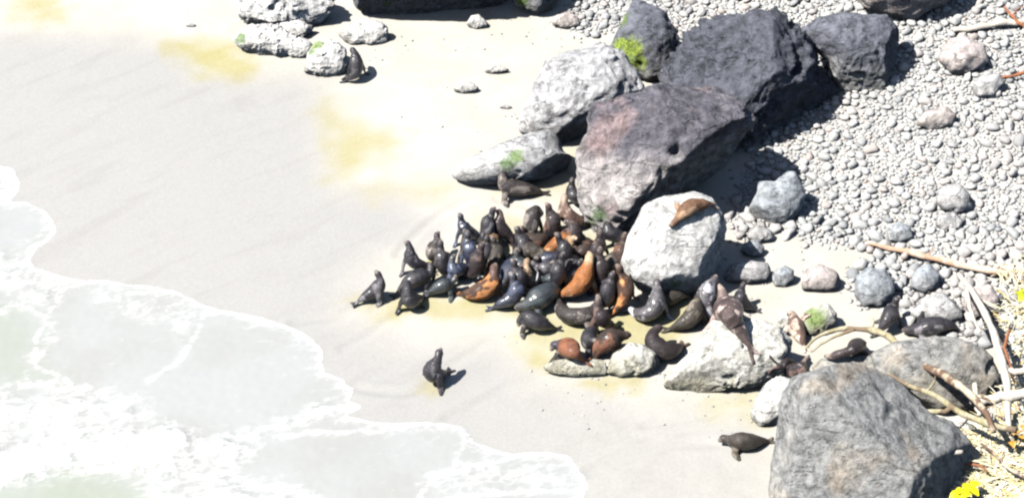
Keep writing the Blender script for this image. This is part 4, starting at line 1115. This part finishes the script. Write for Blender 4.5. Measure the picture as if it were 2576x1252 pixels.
BARKY = wood_mat('barky_driftwood', (0.56, 0.50, 0.40), (0.44, 0.36, 0.26), (0.16, 0.10, 0.07))
MOSSY = wood_mat('mossy_driftwood', (0.42, 0.38, 0.28), (0.30, 0.27, 0.15), (0.20, 0.15, 0.10))
RED = wood_mat('red_brown_wood', (0.36, 0.15, 0.07), (0.24, 0.10, 0.06))

def tube(pts, rr, seed, n=40, nr=10):
    W = np.array([at(u, v, h) for u, v, h in pts])
    q, L = catmull(W, n)
    t = np.linspace(0, 1, n)
    ra = np.interp(t, np.linspace(0, 1, len(rr)), rr) * (1 + 0.45 * perlin(np.stack([t * 9, t * 0 + seed, t * 0], 1), seed) + 0.3 * perlin(np.stack([t * 27, t * 0 + seed, t * 0], 1), seed + 3))
    q = q + 1.1 * ra[:, None] * np.stack([perlin(np.stack([t * 6, t * 0 + seed * 1.7 + j, t * 0], 1), seed + j) for j in range(3)], 1)
    V, F = loft(q, ra, None, nr)
    return V, F, q
def branch(name, label, pts, rr, mat, seed, twigs=(), cat='driftwood'):
    V, F, q = tube(pts, rr, seed)
    o = mesh_obj(name, V, F, mat, loc=q[0])
    tag(o, label, cat)
    for tp, tr in twigs:
        V, F, _ = tube(tp, tr, seed + 5, 16, 7)
        c = mesh_obj('twig', V - q[0], F, mat, o)
    return o
branch('driftwood_log', 'long warm brown driftwood log lying across the cobbles at right', [(2182, 610, .22), (2290, 636, .28), (2400, 662, .30), (2500, 682, .30), (2620, 712, .3)], [.09, .12, .14, .16, .17], WARM, 3,
       [([(2330, 645, .3), (2345, 630, .45), (2352, 618, .5)], [.05, .03, .02])])
branch('driftwood_log', 'bleached white driftwood log near the upper right corner', [(2398, 76, .2), (2450, 70, .25), (2520, 62, .25), (2640, 46, .3)], [.11, .15, .17, .18], BLEACH, 5)
branch('driftwood_branch', 'forked red brown branch above the white log in upper right corner', [(2526, 18, .6), (2545, 40, .5), (2575, 66, .4), (2600, 80, .3)], [.05, .07, .08, .08], RED, 7,
       [([(2545, 40, .5), (2560, 24, .7), (2574, 16, .8)], [.05, .04, .02])])
branch('driftwood_branch', 'orange brown broken branch at the right edge below white log', [(2515, 196, .2), (2545, 192, .3), (2580, 182, .4), (2640, 170, .4)], [.06, .08, .1, .1], RED, 9)
branch('driftwood_branch', 'arched grey green driftwood branch over the resting brown sea lion', [(2025, 878, .9), (2055, 850, 1.1), (2100, 830, 1.35), (2160, 826, 1.5), (2215, 840, 1.6), (2265, 872, 1.7), (2322, 918, 1.7)], [.04, .07, .10, .12, .13, .14, .15], MOSSY, 11,
       [([(2150, 828, 1.5), (2110, 842, 1.3), (2070, 862, 1.0), (2040, 885, .8)], [.07, .06, .05, .03]), ([(2190, 832, 1.55), (2198, 812, 1.8), (2196, 800, 1.9)], [.05, .04, .02])])
branch('driftwood_branch', 'thick pale barked limb running down to the right corner', [(2318, 916, 2.2), (2360, 936, 2.4), (2410, 968, 2.7), (2450, 1000, 2.9), (2482, 1040, 3.0), (2500, 1085, 3.0)], [.13, .15, .15, .13, .11, .09], BARKY, 13,
       [([(2440, 992, 2.8), (2475, 1000, 2.9), (2505, 1015, 2.9)], [.08, .05, .03])])
branch('driftwood_branch', 'mossy yellow green branch between the two right hand boulders', [(2235, 940, 2.0), (2300, 975, 2.3), (2360, 1000, 2.6), (2420, 1040, 2.8), (2480, 1062, 2.9), (2560, 1080, 2.9)], [.05, .08, .10, .11, .12, .12], MOSSY, 15,
       [([(2330, 985, 2.45), (2350, 960, 2.5), (2352, 945, 2.5)], [.06, .04, .02]), ([(2400, 1025, 2.7), (2360, 1035, 2.7), (2310, 1030, 2.6)], [.1, .09, .05])])
branch('bleached_stalk', 'broad bleached white stalk running down the right edge', [(2412, 690, 1.0), (2450, 740, 1.3), (2490, 815, 1.7), (2520, 900, 2.0), (2534, 990, 2.2), (2540, 1085, 2.2)], [.10, .13, .14, .15, .15, .10], BLEACH, 17,
       [([(2432, 720, 1.2), (2440, 780, 1.5), (2465, 835, 1.7)], [.07, .08, .05]), ([(2525, 930, 2.0), (2560, 935, 2.1), (2600, 930, 2.1)], [.10, .12, .1])])
branch('bleached_stalk', 'short white stick crossing the bleached stalk at right edge', [(2440, 1010, 1.9), (2490, 1004, 2.2), (2540, 996, 2.4), (2620, 985, 2.4)], [.12, .17, .2, .2], BLEACH, 19)
branch('bleached_stalk', 'upright stubby white stick beside the thick barked limb', [(2452, 965, 2.2), (2456, 1000, 2.0), (2462, 1045, 1.8)], [.09, .1, .07], BLEACH, 20)
branch('driftwood_branch', 'curved ivory stick hooked over the largest boulder lower right', [(2272, 1192, 3.1), (2284, 1172, 3.2), (2318, 1154, 3.2), (2370, 1144, 3.0), (2420, 1136, 2.8)], [.06, .07, .07, .07, .08], BLEACH, 21)
branch('driftwood_branch', 'thin dark crooked twig at the bottom right corner', [(2466, 1112, 2.0), (2500, 1140, 2.0), (2540, 1178, 2.0), (2600, 1210, 2.0)], [.04, .05, .06, .06], BARKY, 23)
branch('driftwood_branch', 'reddish broken stick low in the bottom right dry grass', [(2390, 1160, 2.0), (2430, 1164, 2.1), (2470, 1172, 2.1), (2482, 1185, 2.0)], [.03, .045, .05, .04], RED, 25)
branch('driftwood_branch', 'red brown bent twig at the right edge beside the stalk', [(2540, 830, 1.8), (2528, 870, 1.9), (2540, 920, 1.9), (2552, 960, 1.8)], [.05, .07, .07, .04], RED, 27)

# dry grass, leaves
def straw_mat():
    m = NT('dry_grass')
    c = m.n('ShaderNodeValToRGB'); e = c.color_ramp.elements
    e[0].color = (0.50, 0.46, 0.34, 1); e[1].color = (0.74, 0.71, 0.62, 1)
    for p, q in ((.35, (.70, .64, .46)), (.6, (.62, .52, .20)), (.70, (.42, .28, .13)), (.80, (.72, .68, .55))):
        x = e.new(p); x.color = (*q, 1)
    m.l(m.attr('tone'), c.inputs[0]); m.col(c.outputs[0]); m.rough(.8); m.spec(.2)
    return m.m
STRAW = straw_mat()
rg = random.Random(5)
VV, FF, TT = [], [], []
off = 0
gpoly = np.array([(2270, 1260), (2320, 1190), (2400, 1120), (2490, 1070), (2600, 1040), (2700, 1040), (2700, 1420), (2260, 1420)])
GA, GB = [], []
ar = []
while len(ar) < 8000:
    u, v = rg.uniform(2260, 2700), rg.uniform(1040, 1420)
    if sdist_poly(np.array([u]), np.array([v]), gpoly)[0] < rg.uniform(0, 40) - 20: continue
    ar.append((u, v))
for _ in range(700): ar.append((2500 + 150 * rg.random() ** .7, rg.uniform(660, 1060)))
for (u, v) in ar:
    p = at(u, v, 1.55 if v > 1060 else rg.uniform(.3, .9)) ; 
    ln = rg.uniform(.25, .95); a = rg.uniform(0, 6.28); wd = rg.uniform(.012, .032)
    if rg.random() < .05: ln *= 1.6; wd *= 2.0
    d = np.array([math.cos(a), math.sin(a), 0]); s_ = np.array([-d[1], d[0], 0]) * wd
    up = rg.uniform(.05, .7)
    pts = [p + d * ln * t + np.array([0, 0, ln * up * (t - .75 * t * t)]) for t in (0, .33, .66, 1)]
    for j, q in enumerate(pts):
        w = (1, 1, .8, .2)[j]
        VV += [q - s_ * w, q + s_ * w]
    for j in range(3):
        b = off + 2 * j; FF.append([b, b + 1, b + 3, b + 2])
    TT += [rg.random()] * 8; off += 8
dg_ = mesh_obj('dry_grass', np.array(VV), FF, STRAW); set_attr(dg_, 'tone', TT)
tag(dg_, 'tangled straw coloured dry grass in the bottom right corner', 'grass', kind='stuff')
# earth mound under the dry grass
mp = poly_xy([(2290, 1300), (2360, 1190), (2470, 1110), (2620, 1080), (2900, 1080), (2900, 1500), (2400, 1500)])
hx, hy = np.arange(mp[:, 0].min() - 2, mp[:, 0].max() + 2, .2), np.arange(mp[:, 1].min() - 2, mp[:, 1].max() + 2, .2)
HX, HY = np.meshgrid(hx, hy, indexing='ij')
hs = sdist_poly(HX, HY, mp)
HZ = ground(HX, HY) - .3 + 1.75 * sstep(-1.4, .7, hs) + .12 * fbm(np.stack([HX.ravel(), HY.ravel(), HX.ravel() * 0], 1) * 1.5, 3, 8).reshape(HX.shape)
m = NT('dry_earth'); o3 = m.coord()
m.col(m.mix(m.ramp(m.noise(o3, 4, 6, .7), .4, .6), (.40, .36, .27), (.60, .57, .49))); m.rough(.95); m.bump(m.noise(o3, 6, 6, .7), .8, .1)
mound = mesh_obj('earth_mound', np.stack([HX.ravel(), HY.ravel(), HZ.ravel()], 1), grid_faces(len(hx), len(hy)), m.m)
tag(mound, kind='structure')

def leaf_mat(name, c):
    m = NT(name); o3 = m.coord()
    m.col(m.mix(m.ramp(m.noise(o3, 5, 4, .6), .4, .65), c, tuple(x * .6 for x in c))); m.rough(.5)
    return m.m
YEL = leaf_mat('yellow_leaf', (.72, .66, .01)); LIME = leaf_mat('lime_leaf', (.55, .62, .02)); OR = leaf_mat('orange_leaf', (.60, .30, .04))
def leaf_plant(label, mat, spots, h0, seed, ll=.42):
    rg = random.Random(seed)
    r0 = at(*spots[0], h0 - .45)
    root = bpy.data.objects.new('leafy_weed', None); COL.objects.link(root); root.location = r0
    tag(root, label, 'weed')
    for (u, v) in spots:
        p = at(u, v, h0)
        a = rg.uniform(0, 6.28); d = np.array([math.cos(a), math.sin(a), 0]); s_ = np.array([-d[1], d[0], .15])
        V, F = [], []
        for j in range(6):
            t = j / 5; w = ll * .36 * math.sin(math.pi * min(t * .9 + .08, 1))
            c = p + d * ll * (t - .5) + np.array([0, 0, .12 * math.sin(math.pi * t)])
            V += [c - s_ * w + np.array([0, 0, .04]), c, c + s_ * w + np.array([0, 0, .04])]
        for j in range(5):
            b = 3 * j; F += [[b, b + 1, b + 4, b + 3], [b + 1, b + 2, b + 5, b + 4]]
        mesh_obj('leaf', np.array(V) - r0, F, mat, root)
        st, sf = loft(np.linspace(r0, p - np.array([0, 0, .02]), 5), np.full(5, .012), None, 5)
        mesh_obj('stem', st - r0, sf, MOSSY, root)
leaf_plant('bright yellow leafed weed at the bottom of the dry grass', YEL, [(2432, 1228), (2415, 1240), (2446, 1238), (2430, 1248), (2452, 1222), (2405, 1250)], 2.1, 3, .5)
leaf_plant('lime yellow leafed weed at the right edge beside the stalk', LIME, [(2566, 744), (2574, 752), (2580, 738)], 2.3, 4, .5)
leaf_plant('orange withered weed at right edge below the barked limb', OR, [(2556, 1090), (2570, 1105), (2545, 1120), (2535, 1080), (2575, 1078), (2340, 1236)], 2.1, 5, .36)
